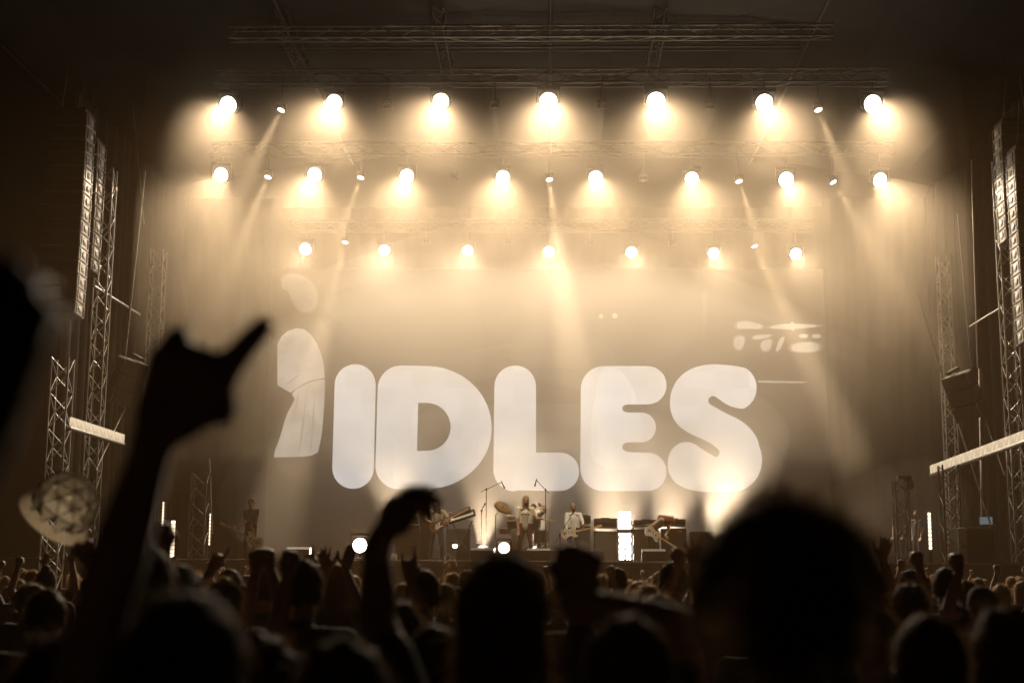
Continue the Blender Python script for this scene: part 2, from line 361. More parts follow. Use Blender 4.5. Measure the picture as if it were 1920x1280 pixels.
# ------------------------------------------------------------------ lamps
def spot(parent, energy, size, blend, direction, loc=(0,0,0), radius=.10, col=WARM):
    ld = bpy.data.lights.new('lamp_light', 'SPOT'); ld.energy = energy; ld.spot_size = R(size); ld.spot_blend = blend
    ld.color = col; ld.shadow_soft_size = radius
    o = link('lamp_light', ld, parent); o.location = loc; o.rotation_mode = 'QUATERNION'
    o.rotation_quaternion = Vector(direction).to_track_quat('-Z', 'Y'); return o
def lamp_body(name, loc, aim, label, cat, rad, group, lit=True, lensmat='lens', hang=.4):
    """moving stage lamp: bracket, yoke, housing (with fins) and glass, pointing along aim"""
    root = tag(empty(name, loc), label, cat, group); aim = Vector(aim).normalized()
    q = aim.to_track_quat('-Y', 'Z').to_matrix().to_4x4()
    rot = q @ Matrix.Rotation(PI/2, 4, 'X')           # lathe z axis -> -aim..aim
    h = MB().lathe([(rad*.35,-rad*1.9),(rad*.8,-rad*1.7),(rad*.95,-rad*1.0),(rad*1.0,-.1),(rad*1.12,-.09),(rad*1.12,.0),(rad*1.0,.004)], 16, rot).build('housing', M['black'], root, True)
    f = MB()
    for k in range(3): f.lathe([(rad*1.0,-rad*(1.5-.3*k)),(rad*1.08,-rad*(1.5-.3*k)+.01),(rad*1.0,-rad*(1.5-.3*k)+.02)], 16, rot)
    f.build('cooling_fin', M['darksteel'], h)
    MB().lathe([(.002,.018),(rad*.5,.016),(rad*.96,.008)], 20, rot, False).build('glass', M[lensmat] if lit else M['darksteel'], root, True)
    for s in (-1, 1):
        MB().box((s*rad*1.25, 0, rad*.55), (.03,.07,rad*1.7)).build('yoke_arm', M['darksteel'], root)
    MB().bbox((0,0,rad*1.45), (rad*2.6,.16,.10), .012).build('yoke_base', M['black'], root)
    if hang: strut('hook_clamp', (0,0,rad*1.45), (0,0,rad*1.45+hang), .025, M['darksteel'], root)
    return root
ROWS = [('top', 36.0, list(zip((428,627,827,1028,1230,1433,1636), (197,192,190,190,190,193,195)))),
        ('middle', 41.0, list(zip((415,590,763,943,1117,1297,1474,1650), (328,328,330,332,333,335,337,338)))),
        ('lowest overhead', 47.0, list(zip((573,721,877,1029,1184,1338,1492), (467,469,470,472,473,475,476))))]
for ri, (rn, Y, pts) in enumerate(ROWS):
    n = len(pts)
    for i, (px, py) in enumerate(pts):
        c = P(px, py, Y); aim = (c.x*.03, -1.0, -.42)
        where = f'{ORD[i]} from the left in the {rn} row of {n}'
        o = lamp_body('stage_lamp', c, aim, f'blazing warm white stage lamp, {where}', 'stage lamp', (.23,.22,.20)[ri]*random.uniform(.9,1.08), 'blazing lamps in three overhead rows', hang=max(.15, ZR[ri]+.2-c.z-.3))
        spot(o, LAMP_W*(1.15,.95,.28)[ri]*random.uniform(.85,1.15), (72,72,84)[ri], 1.0, (c.x*.01 + random.uniform(-.06,.06), -1.0, -(1.1,1.1,.95)[ri]), Vector(aim).normalized()*.05, .12, (WARM, WARM, CREAM)[ri])
BEAMS = {(1,0),(1,1),(1,3),(1,5),(1,6),(0,0),(0,5),(2,0),(2,5)}
# moving heads hung between the lamps: they throw the soft beams that slant down through the haze
for ri, (rn, Y, pts) in enumerate(ROWS):
    for i in range(len(pts)-1):
        px = (pts[i][0]+pts[i+1][0])/2; py = (pts[i][1]+pts[i+1][1])/2 + (12, 4, -14)[ri]
        c = P(px, py, Y-.05); side = (px-1032)/600
        aim = (side*.42 + .12*math.sin(i*2.3+ri), -.30, -1.0)
        if ri == 0 and 1 <= i <= 4: aim = (P(818,985,40), P(985,975,38.6), P(1075,985,41), P(1228,985,40))[i-1] - c
        o = lamp_body('moving_head', c, aim, f'small moving head hung between the {ORD[i]} and {ORD[i+1]} lamps of the {rn} row', 'moving head', .095, 'moving heads hung between the lamps', lit=(ri, i) in BEAMS, hang=max(.1, ZR[ri]+.16-c.z))
        if (ri, i) in BEAMS:
            spot(o, BEAM_W, 14, .9, aim, Vector(aim).normalized()*.03, .06)
        if ri == 0 and 1 <= i <= 4:                       # light added in four dark heads of the top row, to brighten the band
            tgt = (P(818,985,40), P(985,975,38.6), P(1075,985,41), P(1228,985,40))[i-1]; spot(o, 5200, 17, .9, tgt - c, (tgt - c).normalized()*.03, .06, CREAM)
# lamps standing on the stage floor
FLOOR = [(675,1022,38.5,.20,'large blazing floor lamp beside the raised pinching hand'), (853,1023,37.5,.06,'small blazing floor lamp under the keyboard stand'),
         (945,1027,37.5,.15,'blazing floor lamp below the singer'), (1172,1012,39.3,.17,'blazing floor lamp in the gap between the tall amplifiers')]
for px, py, Y, rad, lab in FLOOR:
    c = P(px, py, Y); o = lamp_body('floor_lamp', c, (c.x*-.02, -1, .02), lab, 'floor lamp', rad, 'blazing lamps on the stage floor', lensmat='lens_small', hang=0)
    MB().bbox((0,0,DECK-c.z+.06), (rad*2.4,.3,.12), .015).build('foot', M['black'], o)
    strut('stand', (0,.05,DECK-c.z+.1), (0,.05,-rad*.9), .03, M['darksteel'], o)
    spot(o, 700*rad/.15, 100, .8, (0, -1, .06), (0,-.06,0), .08, (1,.78,.54))
# up-lights behind the backline
UP = [(905,44.5,.10,-.1),(1000,45.5,-.05,0),(1130,45,.05,.05),(1172,44,.0,.0),(1245,45,.12,.05),(1335,44.5,.22,.0),(760,45,-.12,0)]
for k, (px, Y, ax, ay) in enumerate(UP):
    c = P(px, 1015, Y); c.z = DECK + .38
    lab = f'upward floor lamp hidden behind the amplifiers, {ORD[k]} of seven along the back'
    o = lamp_body('up_light', c, (ax, -.38, 1), lab, 'floor lamp', .15, 'up lights behind the backline', lensmat='lens_small', hang=0)
    MB().bbox((0,0,DECK-c.z+.05), (.36,.3,.10), .012).build('foot', M['black'], o)
    spot(o, 15000 if px == 1335 else 5600, 58, 1.0, (ax, -.38, 1), (0,-.02,.06), .10, (1,.80,.58))
# upright light tubes
def light_tube(px, y0, y1, Y, label, r=.035, lit='tube_lit'):
    a, b_ = P(px, y1, Y), P(px, y0, Y); root = tag(empty('light_tube', (a.x, Y, DECK)), label, 'light tube', 'upright light tubes at the wings')
    MB().bbox((0,0,.03), (.3,.3,.06), .01).build('base', M['black'], root)
    MB().box((0,.05,(b_.z-DECK)/2+.03), (.09,.03,b_.z-DECK-.06)).build('back_channel', M['darksteel'], root)
    n = 9; za, zb = max(.08, a.z-DECK), b_.z-DECK
    for k in range(n):
        MB().bbox((0,0,za+(zb-za)*(k+.5)/n), (r*2,.05,(zb-za)/n*.86), .008).build('led_cell', M[lit], root)
light_tube(322, 975, 1046, 37.5, 'bright upright light tube beside the dark tower and raised fists', .05)
light_tube(1745, 960, 1030, 38.5, 'bright upright light tube between two dark lattice towers')
light_tube(392, 962, 1022, 40, 'faint beaded light tube beside the shadowy bassist', .012)
light_tube(304, 940, 995, 39, 'thin pale upright tube behind the raised fists', .018)
light_tube(1172, 958, 1050, 43.2, 'broad added glow for the lit smoke in the gap between the tall amplifiers', .17, 'lens_small')  # added glowing column, in place of brightly lit smoke seen through the gap
o = lamp_body('moving_head', P(1696, 908, 38.4), (-.9,-.5,-.1), 'moving head clamped on top of the short stage tower', 'moving head', .14, None, False, hang=0)

# ------------------------------------------------------------------ screen with lettering
YS = 48.6
a, b = P(513, 505, YS), P(1543, 505, YS); SX0, SX1, SZ1 = a.x, b.x, (a.z+b.z)/2; SZ0 = DECK + .25
sc = tag(empty('video_screen', ((SX0+SX1)/2, YS, SZ0)), 'huge video screen showing the white word IDLES over live pictures of musicians', 'screen')
def sloc(px, py):
    q = P(px, py, YS); return (q.x - sc.location.x, q.z - SZ0)
W_, H_ = SX1-SX0, SZ1-SZ0
M['panel'] = emis('screen_dark_picture', (.62, .42, .28), .030, False, .25, .5)
nX, nZ = 16, 9                                   # led modules, each its own tile
tile = MB().bbox((0,.05,0), (W_/nX*.998, .1, H_/nZ*.998), .006).mesh('led_tile', M['panel'])
for j in range(nZ):
    for i in range(nX):
        o = link('led_tile', tile, sc); o.location = ((i+.5)*W_/nX - W_/2, 0, (j+.5)*H_/nZ)
for s in (-1, 1): MB().box((s*(W_/2+.04), .06, H_/2), (.08,.14,H_+.16)).build('frame_side', M['black'], sc)
for z in (-.04, H_+.04): MB().box((0,.06,z), (W_,.14,.08)).build('frame_rail', M['black'], sc)
def arc(cx, cy, r, a0, a1, n=14, ry=None):
    ry = r if ry is None else ry
    return [(cx + r*math.cos(R(a0+(a1-a0)*k/n)), cy + ry*math.sin(R(a0+(a1-a0)*k/n))) for k in range(n+1)]
def chaikin(p, n=2):
    for _ in range(n): p = [q for i in range(len(p)) for q in ((p[i][0]*.75+p[(i+1) % len(p)][0]*.25, p[i][1]*.75+p[(i+1) % len(p)][1]*.25), (p[i][0]*.25+p[(i+1) % len(p)][0]*.75, p[i][1]*.25+p[(i+1) % len(p)][1]*.75))]
    return p
def flat(name, outline, mt, dy, holes=(), parent=sc):
    """flat lit shape on the screen from photo pixels (y down); holes are bridged by a boolean-free triangle fill"""
    bm = bmesh.new(); edges = []
    for loop in [outline] + list(holes):
        vs = []
        for p in loop:
            x, z = sloc(*p)
            if vs and (Vector((x,-dy,z)) - vs[-1].co).length < 1e-4: continue
            vs.append(bm.verts.new((x, -dy, z)))
        if (vs[0].co - vs[-1].co).length < 1e-4: bm.verts.remove(vs.pop())
        edges += [bm.edges.new((vs[i], vs[(i+1) % len(vs)])) for i in range(len(vs))]
    bmesh.ops.triangle_fill(bm, use_beauty=True, use_dissolve=False, edges=edges)
    bmesh.ops.recalc_face_normals(bm, faces=bm.faces[:])
    me = bpy.data.meshes.new(name); bm.to_mesh(me); bm.free(); me.materials.append(mt)
    return link(name, me, parent)
M['letter'] = emis('screen_letter_white', (.87, .84, .81), .86, False, .07, .5, .58)
M['letter2'] = emis('screen_letter_brighter', (.91, .885, .86), .93, False, .07, .5, .58)
M['ghost'] = emis('screen_picture_pale', (.82, .74, .64), .50, False, .22, 1.2)
M['ghost_dim'] = emis('screen_picture_dim', (.72, .54, .38), .075, False, .3, 1.0)
M['ghost_fold'] = emis('screen_picture_fold', (.80, .70, .58), .40, False, .2, 1.0)
D1 = .012
# I : two half circles
L_I = arc(666,721,38.5,180,360) + arc(662,877,39,0,180)
# D
L_D = arc(752,729,44,180,270,10) + [(800,686)] + arc(800,802,122,-88,0,16,116) + arc(800,802,122,0,88,16,114) + [(790,917)] + arc(748,873,44,90,180,10)
H_D = [(784,755),(800,755)] + arc(800,800,45,-85,85,16,45) + [(782,845)]
# L
L_L = arc(966,724,39,180,360) + [(1005,848),(1050,848)] + arc(1050,884,36,-90,90,12) + [(966,919)] + arc(966,880,41,90,180,10)
# E
L_E = arc(1132,729,43,180,270,10) + [(1214,686)] + arc(1214,722,36,-90,90,12) + [(1167,758),(1167,773),(1200,773)] + arc(1202,801,28,-90,90,12) + [(1167,829),(1167,847),(1214,848)] + arc(1214,884,36,-90,90,12) + [(1130,920)] + arc(1130,878,42,90,180,10)
# S : outer curves joined by the two rounded notches
L_S = [(1345,682)] + arc(1375,727,44,-62,50,8) + [(1396,764)] + arc(1390,738,28,70,110,4)[::1] + [(1367,761),(1352,751),(1341,743)] + arc(1337,751,9,-60,-250,8) + [(1344,765),(1362,775),(1388,787),(1410,805),(1423,828)] + arc(1372,862,57,-30,90,12,60) + [(1345,922),(1315,922),(1285,916),(1262,902),(1251,880),(1253,856)] + arc(1287,862,34,180,300,8)[1:] + [(1318,843),(1332,851),(1339,855)] + arc(1340,848,9,85,-60,8) + [(1338,834),(1318,823),(1291,812),(1268,795),(1256,770),(1256,740),(1268,712),(1290,693),(1317,684)]
for nm, o_, hs in (('letter_i', L_I, []), ('letter_d', L_D, [H_D]), ('letter_l', L_L, []), ('letter_e', L_E, []), ('letter_s', chaikin(L_S, 2), [])):
    lt = flat(nm, o_, M['letter'], D1, hs); lt['label'] = 'rounded white capital letter ' + nm[-1].upper() + ' on the screen'
# live pictures: figure in pale clothes cropped by the screen edge
fg = [(527,513),(560,512),(580,522),(594,540),(598,560),(592,580),(578,588),(560,584),(548,570),(540,545),(527,540)]
M['ghost_mid'] = emis('screen_picture_mid', (.8, .68, .54), .20, False, .3, 1.4)
def soft(pts, layers, dy=.006):
    """blurred patch of video: nested outlines that brighten towards the middle"""
    cx = sum(p[0] for p in pts)/len(pts); cy_ = sum(p[1] for p in pts)/len(pts); o = None
    for k, (sc_, mt) in enumerate(layers): o = flat('picture_patch', chaikin([(cx+(x-cx)*sc_, cy_+(y-cy_)*sc_) for x, y in pts], 2), mt, dy + .0022*k)
    return o
soft(fg, ((1.06, M['ghost_dim']), (.96, M['ghost_mid'])))['label'] = 'dim pale head of the filmed musician on the screen'
shirt = [(520,722),(520,645),(528,630),(540,620),(556,615),(570,617),(583,627),(594,643),(602,663),(607,685),(609,708),(600,710),(588,712),(575,717),(562,724),(552,731),(545,736),(534,730)]
flat('picture_patch', shirt, M['ghost'], .006)['label'] = 'pale shirt of the filmed musician on the screen'
trou = [(547,738),(556,729),(568,722),(582,716),(596,712),(609,711),(609,735),(608,760),(606,785),(604,810),(600,832),(596,848),(585,853),(570,856),(514,857),(515,846),(522,828),(529,806),(534,788),(540,772),(548,758),(553,748)]
flat('picture_patch', trou, M['ghost'], .009)['label'] = 'pale trousers of the filmed musician on the screen'
for k, (x0, y0, x1, y1) in enumerate(((560,735,548,790),(575,730,560,850),(590,725,582,848),(530,700,590,690),(535,722,560,702))):
    flat('fold_line', chaikin([(x0-.6,y0),(x0+.6,y0),((x0+x1)/2+3.5,(y0+y1)/2),(x1+2.2,y1),(x1-1.2,y1),((x0+x1)/2-.5,(y0+y1)/2)]), M['ghost_fold'], .0125)
arm = [(1100,630),(1118,634),(1138,650),(1165,676),(1188,720),(1210,770),(1230,830),(1240,870),(1110,880),(1105,800),(1120,720),(1118,680)]
flat('picture_patch', chaikin(arm), M['ghost_dim'], .006)['label'] = 'dim pale back of a filmed musician behind the letter E'
armE = [(1125,690),(1150,688),(1172,700),(1190,735),(1196,758),(1167,758),(1167,773),(1200,774),(1208,800),(1204,826),(1167,829),(1167,847),(1210,848),(1222,880),(1108,880),(1106,800),(1118,730)]
flat('picture_patch', chaikin(armE), M['letter2'], .016)['label'] = 'brighter patch inside the letter E'
for cx, cy, r in ((1127,593,4),(1153,592,5)): flat('picture_dot', arc(cx,cy,r,0,350,10), M['ghost'], .006)
flat('picture_patch', [(872,660),(935,647),(945,642),(956,645),(956,652),(940,655),(873,663)], M['ghost_dim'], .006)['label'] = 'faint filmed microphone on the screen'
for q in ([(1378,604),(1400,600),(1420,606),(1432,610),(1428,618),(1400,616),(1380,618)], [(1440,612),(1470,606),(1536,608),(1537,613),(1480,618),(1442,616)], [(1480,604),(1490,603),(1492,620),(1482,620)],
          [(1374,630),(1400,628),(1392,658),(1376,655)], [(1410,628),(1452,626),(1440,634),(1410,638)], [(1424,640),(1450,632),(1445,658),(1428,660)], [(1462,632),(1474,630),(1462,658),(1452,660)],
          [(1484,642),(1539,640),(1539,661),(1478,661)], [(1497,626),(1516,626),(1514,634),(1499,634)], [(1522,626),(1539,626),(1539,634),(1522,634)]):
    soft(q, ((1.22, M['ghost_dim']), (1.08, M['ghost_mid']), (.90, M['ghost'])))
flat('picture_patch', [(1420,713),(1500,715),(1516,716),(1500,718),(1422,717)], M['ghost'], .006)
flat('picture_patch', [(1316,545),(1328,545),(1322,640),(1317,640)], M['ghost_dim'], .006)
#PART2
# ------------------------------------------------------------------ people: builder
def capsule(mb, a, b, r0, r1, n=10, k=3):
    a, b = Vector(a), Vector(b); d = b-a; L = max(d.length, 1e-5); q = d.to_track_quat('Z', 'Y')
    prof = [(max(.0006, r0*math.cos(t)), r0*math.sin(t)) for t in [-PI/2 + (PI/2)*i/k for i in range(k)]]
    prof += [(r0, 0), (r1, L)] + [(max(.0006, r1*math.cos(t)), L + r1*math.sin(t)) for t in [(PI/2)*i/k for i in range(1, k+1)]]
    mb.lathe(prof, n, Matrix.Translation(a) @ q.to_matrix().to_4x4())
def ellipsoid(mb, c, rad, rot=None, n=14, k=8):
    Mx = Matrix.Translation(c) @ (rot.to_4x4() if rot else Matrix.Identity(4)) @ Matrix.Diagonal((rad[0], rad[1], rad[2], 1))
    mb.lathe([(max(.002, math.cos(t)), math.sin(t)) for t in [-PI/2 + PI*i/k for i in range(k+1)]], n, Mx)
CURL = dict(open=(8,8,8,10,0), relaxed=(28,32,36,40,.3), fist=(86,88,88,88,1), pointhorn=(3,88,88,34,1), horns=(6,88,88,8,1), point=(4,86,88,88,1), pinch=(52,40,30,22,.55), grip=(62,66,68,70,.7), peace=(6,6,88,88,1), clap=(14,14,16,18,.1))
def hand(caps, W, d, n, pose, right, s=1.0, fr=1.0, spread=.0):
    """palm with four fingers of unequal length and a thumb leaving the side of the palm; caps gets (a, b, r0, r1, mat)"""
    d = d.normalized(); n = (n - d*n.dot(d)).normalized(); t = d.cross(n).normalized() * (1 if right else -1)
    cu = CURL[pose]; offs = (.031, .0105, -.0105, -.031); lens = (.074, .083, .077, .060)
    caps.append((W - d*.01, W + d*.03, .026*s, .026*s, 0))
    for i in range(4):
        kn = W + (d*(.092 - (.004, 0, .004, .014)[i]) + t*offs[i])*s
        caps.append((W + (d*.012 + t*offs[i]*.62)*s, kn, .0150*s, .0125*s*fr, 0))
        if i < 3: caps.append((W + (d*.05 + t*(offs[i]+offs[i+1])*.42)*s, kn - t*.010*s, .0135*s, .0115*s, 0))
        ang = 0; p = kn; sp = R(spread)*(1.5-i)
        for j, fr_ in enumerate((.45, .31, .24)):
            ang += R(cu[i]) * (.95, 1.05, .6)[j]
            v = (d*math.cos(ang) + n*math.sin(ang) + t*math.sin(sp)).normalized()
            q = p + v*lens[i]*fr_*s; r = (.0102, .0092, .0082)[j]*s*fr; caps.append((p, q, r, r*.93, 0)); p = q
    tb = W + (d*.024 + t*.026)*s; o_ = cu[4]
    v1 = (t*(.85-.55*o_) + d*.62 + n*.55*o_).normalized(); v2 = (t*(.45-1.0*o_) + d*.85 + n*.45*o_).normalized()
    m1 = tb + v1*.046*s; m2 = m1 + v2*.032*s; m3 = m2 + (v2*(1-.3*o_) - t*.35*o_).normalized()*.026*s
    caps.append((tb - v1*.012*s, m1, .0165*s, .0125*s, 0)); caps.append((m1, m2, .0118*s*fr, .0105*s*fr, 0)); caps.append((m2, m3, .0105*s*fr, .009*s*fr, 0))
def ik(S, W, l1, l2, pole):
    v = W-S; d = v.length; k = max(1.0, d/(l1+l2)*1.004); l1, l2 = l1*k, l2*k; u = v/d
    a = (l1*l1-l2*l2+d*d)/(2*d); h = math.sqrt(max(0, l1*l1-a*a)); p = pole - u*pole.dot(u)
    if p.length < 1e-4: p = Vector((1,0,0))
    return S + u*a + p.normalized()*h
def skeleton(base, H=1.75, yaw=0.0, bend=0.0, twist=0.0, nod=0.0, headturn=0.0, legs=.10, stride=0.0, shrug=0.0, sit=False):
    """joints in world space; a figure facing +Y, turned by yaw (degrees)"""
    k = H/1.75; Rz = Matrix.Rotation(R(yaw), 3, 'Z'); base = Vector(base); J = {}
    def put(n_, p): J[n_] = base + Rz @ (Vector(p)*k)
    pel = Vector((0,0,.95))
    for s, c in ((-1,'L'), (1,'R')):
        st_ = stride*s
        if sit:
            put('hip'+c, (.09*s,0,.55)); put('knee'+c, (.16*s,.42,.55)); put('ankle'+c, (.17*s,.40,.09)); put('toe'+c, (.19*s,.56,.04))
        else:
            put('hip'+c, (.088*s,0,.93)); put('knee'+c, (legs*1.15*s,.03+st_*.5,.50)); put('ankle'+c, (legs*1.35*s,-.02+st_,.085)); put('toe'+c, (legs*1.6*s,.13+st_,.035))
    if sit: pel = Vector((0,0,.57))
    B = Matrix.Rotation(-R(bend), 3, 'X') @ Matrix.Rotation(R(twist), 3, 'Z')
    def up(n_, p): put(n_, pel + B @ (Vector(p) - Vector((0,0,.95))))
    put('pelvis', pel); up('waist', (0,.0,1.10)); up('chest', (0,.0,1.30)); up('neck', (0,-.005,1.47)); 
    for s, c in ((-1,'L'), (1,'R')): up('sh'+c, (.185*s, -.005, 1.415+shrug)); up('side'+c, (.11*s,0,1.02))
    nk = pel + B @ (Vector((0,-.005,1.47)) - Vector((0,0,.95)))
    Hd = B @ Matrix.Rotation(R(headturn), 3, 'Z') @ Matrix.Rotation(-R(nod), 3, 'X')
    put('head', nk + Hd @ Vector((0,.022,.150)))
    J['headM'] = Rz @ Hd; J['k'] = k; J['fwd'] = Rz @ Vector((0,1,0)); J['rgt'] = Rz @ Vector((1,0,0)); J['base'] = base
    return J
def body_mesh(J, mats, armL=None, armR=None, voxel=.012, sleeve=.6, fat=1.0, fr=1.0, jaw=1.0, longsleeve=False):
    """one continuous skin: capsules along the bones fused by a voxel remesh, materials by the nearest bone.
    arm = dict(w=wrist, pole=, pose=, n=palm normal, d=finger direction)"""
    k = J['k']; C = []                                   # (a, b, r0, r1, material index)
    def c(a, b, r0, r1, m): C.append((J[a] if isinstance(a, str) else a, J[b] if isinstance(b, str) else b, r0*k, r1*k, m))
    for s in 'LR':
        c('side'+s, 'sh'+s, .080*fat, .066*fat, 1); c('hip'+s, 'side'+s, .092*fat, .082*fat, 2)
        c('hip'+s, 'knee'+s, .090*fat, .060, 2); c('knee'+s, 'ankle'+s, .060, .044, 2); c('ankle'+s, 'toe'+s, .046, .038, 3)
    c('pelvis', 'chest', .105*fat, .112*fat, 1); c('shL', 'shR', .060*fat, .060*fat, 1); c('chest', 'neck', .10*fat, .062, 1)
    c('neck', J['neck'].lerp(J['head'], .75), .054, .052, 0)
    for s, arm in (('L', armL), ('R', armR)):
        S = J['sh'+s]; sg = -1 if s == 'L' else 1
        arm = arm or {}
        W = arm.get('w') or (J['hip'+s] + J['rgt']*sg*.12*k + J['fwd']*.06*k - Vector((0,0,.03)))
        E = ik(S, W, .285*k, .255*k, arm.get('pole', J['rgt']*sg*.6 - J['fwd']*.5 - Vector((0,0,.4))))
        Mi = S.lerp(E, sleeve)
        C.append((S, Mi, .064*k*fat, .058*k, 1)); C.append((Mi, E, .047*k, .041*k, 1 if longsleeve else 0))
        C.append((E, E.lerp(W, .35), .041*k, .042*k, 1 if longsleeve else 0)); C.append((E.lerp(W, .35), W, .042*k, .0275*k, 1 if longsleeve else 0))
        dd = arm.get('d') or (W-E); hc = []
        hand(hc, W, dd, arm.get('n') or J['fwd'], arm.get('pose', 'relaxed'), s == 'R', k*arm.get('s', 1.0), fr, arm.get('spread', 0)); C += hc
    mb = MB()
    for a, b, r0, r1, m in C: capsule(mb, a - J['base'], b - J['base'], r0, r1)
    hm = J['headM']; hc_ = J['head'] - J['base']
    def hp(p): return hc_ + hm @ (Vector(p)*k)
    E_ = [((0,-.012,.022), (.076,.094,.100)), ((0,.030,-.050), (.056*jaw,.062,.062*jaw)), ((0,.035,.0), (.066,.060,.075))]
    for p, r in E_: ellipsoid(mb, hp(p), [x*k for x in r], hm)
    capsule(mb, hp((0,.092,.014)), hp((0,.108,-.018)), .009*k, .014*k)
    capsule(mb, hp((-.03,.082,.026)), hp((.03,.082,.026)), .013*k, .013*k)
    capsule(mb, hp((-.016,.088,-.052)), hp((.016,.088,-.052)), .009*k, .009*k)
    for s in (-1, 1): ellipsoid(mb, hp((.077*s,-.012,-.008)), (.013*k,.024*k,.034*k), hm, 8, 6)
    me = mb.mesh('body', mats, True); o = link('tmp', me)
    md = o.modifiers.new('r', 'REMESH'); md.mode = 'VOXEL'; md.voxel_size = voxel*k; md.use_smooth_shade = True
    sm = o.modifiers.new('s', 'SMOOTH'); sm.iterations = 3; sm.factor = .5
    dg = bpy.context.evaluated_depsgraph_get(); nm = bpy.data.meshes.new_from_object(o.evaluated_get(dg))
    bpy.data.objects.remove(o); bpy.data.meshes.remove(me); nm.name = 'body'
    n = len(nm.polygons); pc = np.zeros(n*3); nm.polygons.foreach_get('center', pc); pc = pc.reshape(-1, 3)
    best = np.full(n, 9.0); mi = np.zeros(n, int); b0 = np.array(J['base'])
    for a, b, r0, r1, m in C + [(J['head'], J['head'] + Vector((0,0,.001)), .10*k, .10*k, 0)]:
        a_, d_ = np.array(a)-b0, np.array(b-a); t = np.clip(((pc-a_) @ d_)/max(d_ @ d_, 1e-9), 0, 1)
        ds = np.linalg.norm(pc - a_ - t[:, None]*d_, axis=1) - (r0 + (r1-r0)*t)
        u = ds < best; best[u] = ds[u]; mi[u] = m
    nm.materials.clear()
    for m in mats: nm.materials.append(m)
    nm.polygons.foreach_set('material_index', mi.astype(np.int32)); nm.polygons.foreach_set('use_smooth', np.ones(n, bool)); nm.update()
    return nm
def hair_mesh(style, mt, seed=0, strands=500, sw=.0022):
    """hair in head space (origin at the head centre, facing +Y): a lumpy shell and many loose strands"""
    r_ = random.Random(seed); b = MB(); puffk = dict(short=1.07, long=1.10, curly=1.36, bun=1.07, crop=1.03, shag=1.18)[style]
    bm = bmesh.new(); bmesh.ops.create_icosphere(bm, subdivisions=4, radius=1)
    def keep(p): return (p.z > .25 and p.y < .72) or (p.y < .30 and p.z > -.05) or (p.y < -.05 and p.z > -.62)
    bmesh.ops.delete(bm, geom=[v for v in bm.verts if not keep(v.co)], context='VERTS'); surf = []
    for v in bm.verts:
        p = v.co.copy(); a = .065 if style in ('short','crop','bun','curly') else .12
        kx = (1.14, 1.03, .93) if style == 'curly' else (1, 1, 1)
        f = puffk * (1 + a*noise.noise(p*3.2 + Vector((seed, 0, 0))) + a*.8*noise.noise(p*9 + Vector((0, seed, 0))) + a*.5*noise.noise(p*22 + Vector((seed, seed, 0))))
        v.co = Vector((p.x*.081*f*kx[0], p.y*.100*f*kx[1] - .012, p.z*.108*f*kx[2] + .020)); surf.append((v.co.copy(), p))
    bm.verts.index_update(); b.add([v.co for v in bm.verts], [tuple(v.index for v in f.verts) for f in bm.faces]); bm.free()
    drop = {'long': -.36, 'shag': -.17}.get(style)
    if drop:
        n = 26; rows = 9; vs = []
        for j in range(rows+1):
            t = j/rows
            for i in range(n+1):
                a = R(-58 + 296*i/n) + PI      # round the back, open at the face
                rr = 1.06 + .30*t*(1-.55*t) + .07*noise.noise(Vector((i*.55, t*2, seed)))
                vs.append((.082*rr*math.cos(a), .098*rr*math.sin(a)-.012, .05 + (drop-.05)*t + .03*noise.noise(Vector((i*.8, seed, 0)))*t))
        b.add(vs, [(j*(n+1)+i, j*(n+1)+i+1, (j+1)*(n+1)+i+1, (j+1)*(n+1)+i) for j in range(rows) for i in range(n)])
        surf += [(Vector(v), Vector((v[0]*10, v[1]*10, -.6)).normalized()) for v in vs]
    if style == 'bun': ellipsoid(b, (0,-.055,.135), (.042,.042,.038))
    ln = dict(short=.020, long=.05, curly=.026, bun=.015, crop=.009, shag=.045)[style]
    for _ in range(strands):
        p, nrm = r_.choice(surf); d = (nrm*(.55 if style != 'curly' else 1.0) + Vector((r_.uniform(-.6,.6), r_.uniform(-.6,.6), r_.uniform(-.9,.35)))).normalized()
        L = ln*r_.uniform(.4,1.5); s = d.cross(Vector((r_.random(), r_.random(), .3))).normalized()*sw*.5
        q = p + d*L*.6; e = q + (d + Vector((0,0,-.7))).normalized()*L*.5
        b.add([p-nrm*.004-s, p-nrm*.004+s, q+s*.8, q-s*.8, e], [(0,1,2,3), (3,2,4)])
    return b.mesh('hair', mt, True)
def cap_mesh(mt):
    b = MB(); b.lathe([(.098,-.02),(.100,.02),(.094,.07),(.075,.108),(.04,.128),(.006,.132)], 18, Matrix.Diagonal((.86,1.06,1,1)), False)
    b.ext([(-.07,.0),(.07,.0),(.06,.006),(-.06,.006)], .085, .175); return b.mesh('cap', mt, True)
_hair = {}
def add_hair(person, J, style, colour, seed=0, local=True, name='hair', strands=500, sw=.0022):
    if style is None: return
    key = (style, colour, seed, strands)
    if key not in _hair: _hair[key] = cap_mesh(M[colour]) if style == 'cap' else hair_mesh(style, M[colour], seed, strands, sw)
    h = link('cap' if style == 'cap' else name, _hair[key], person)
    h.matrix_local = Matrix.Translation(J['head'] - J['base']) @ J['headM'].to_4x4() @ Matrix.Scale(J['k'], 4)
    return h
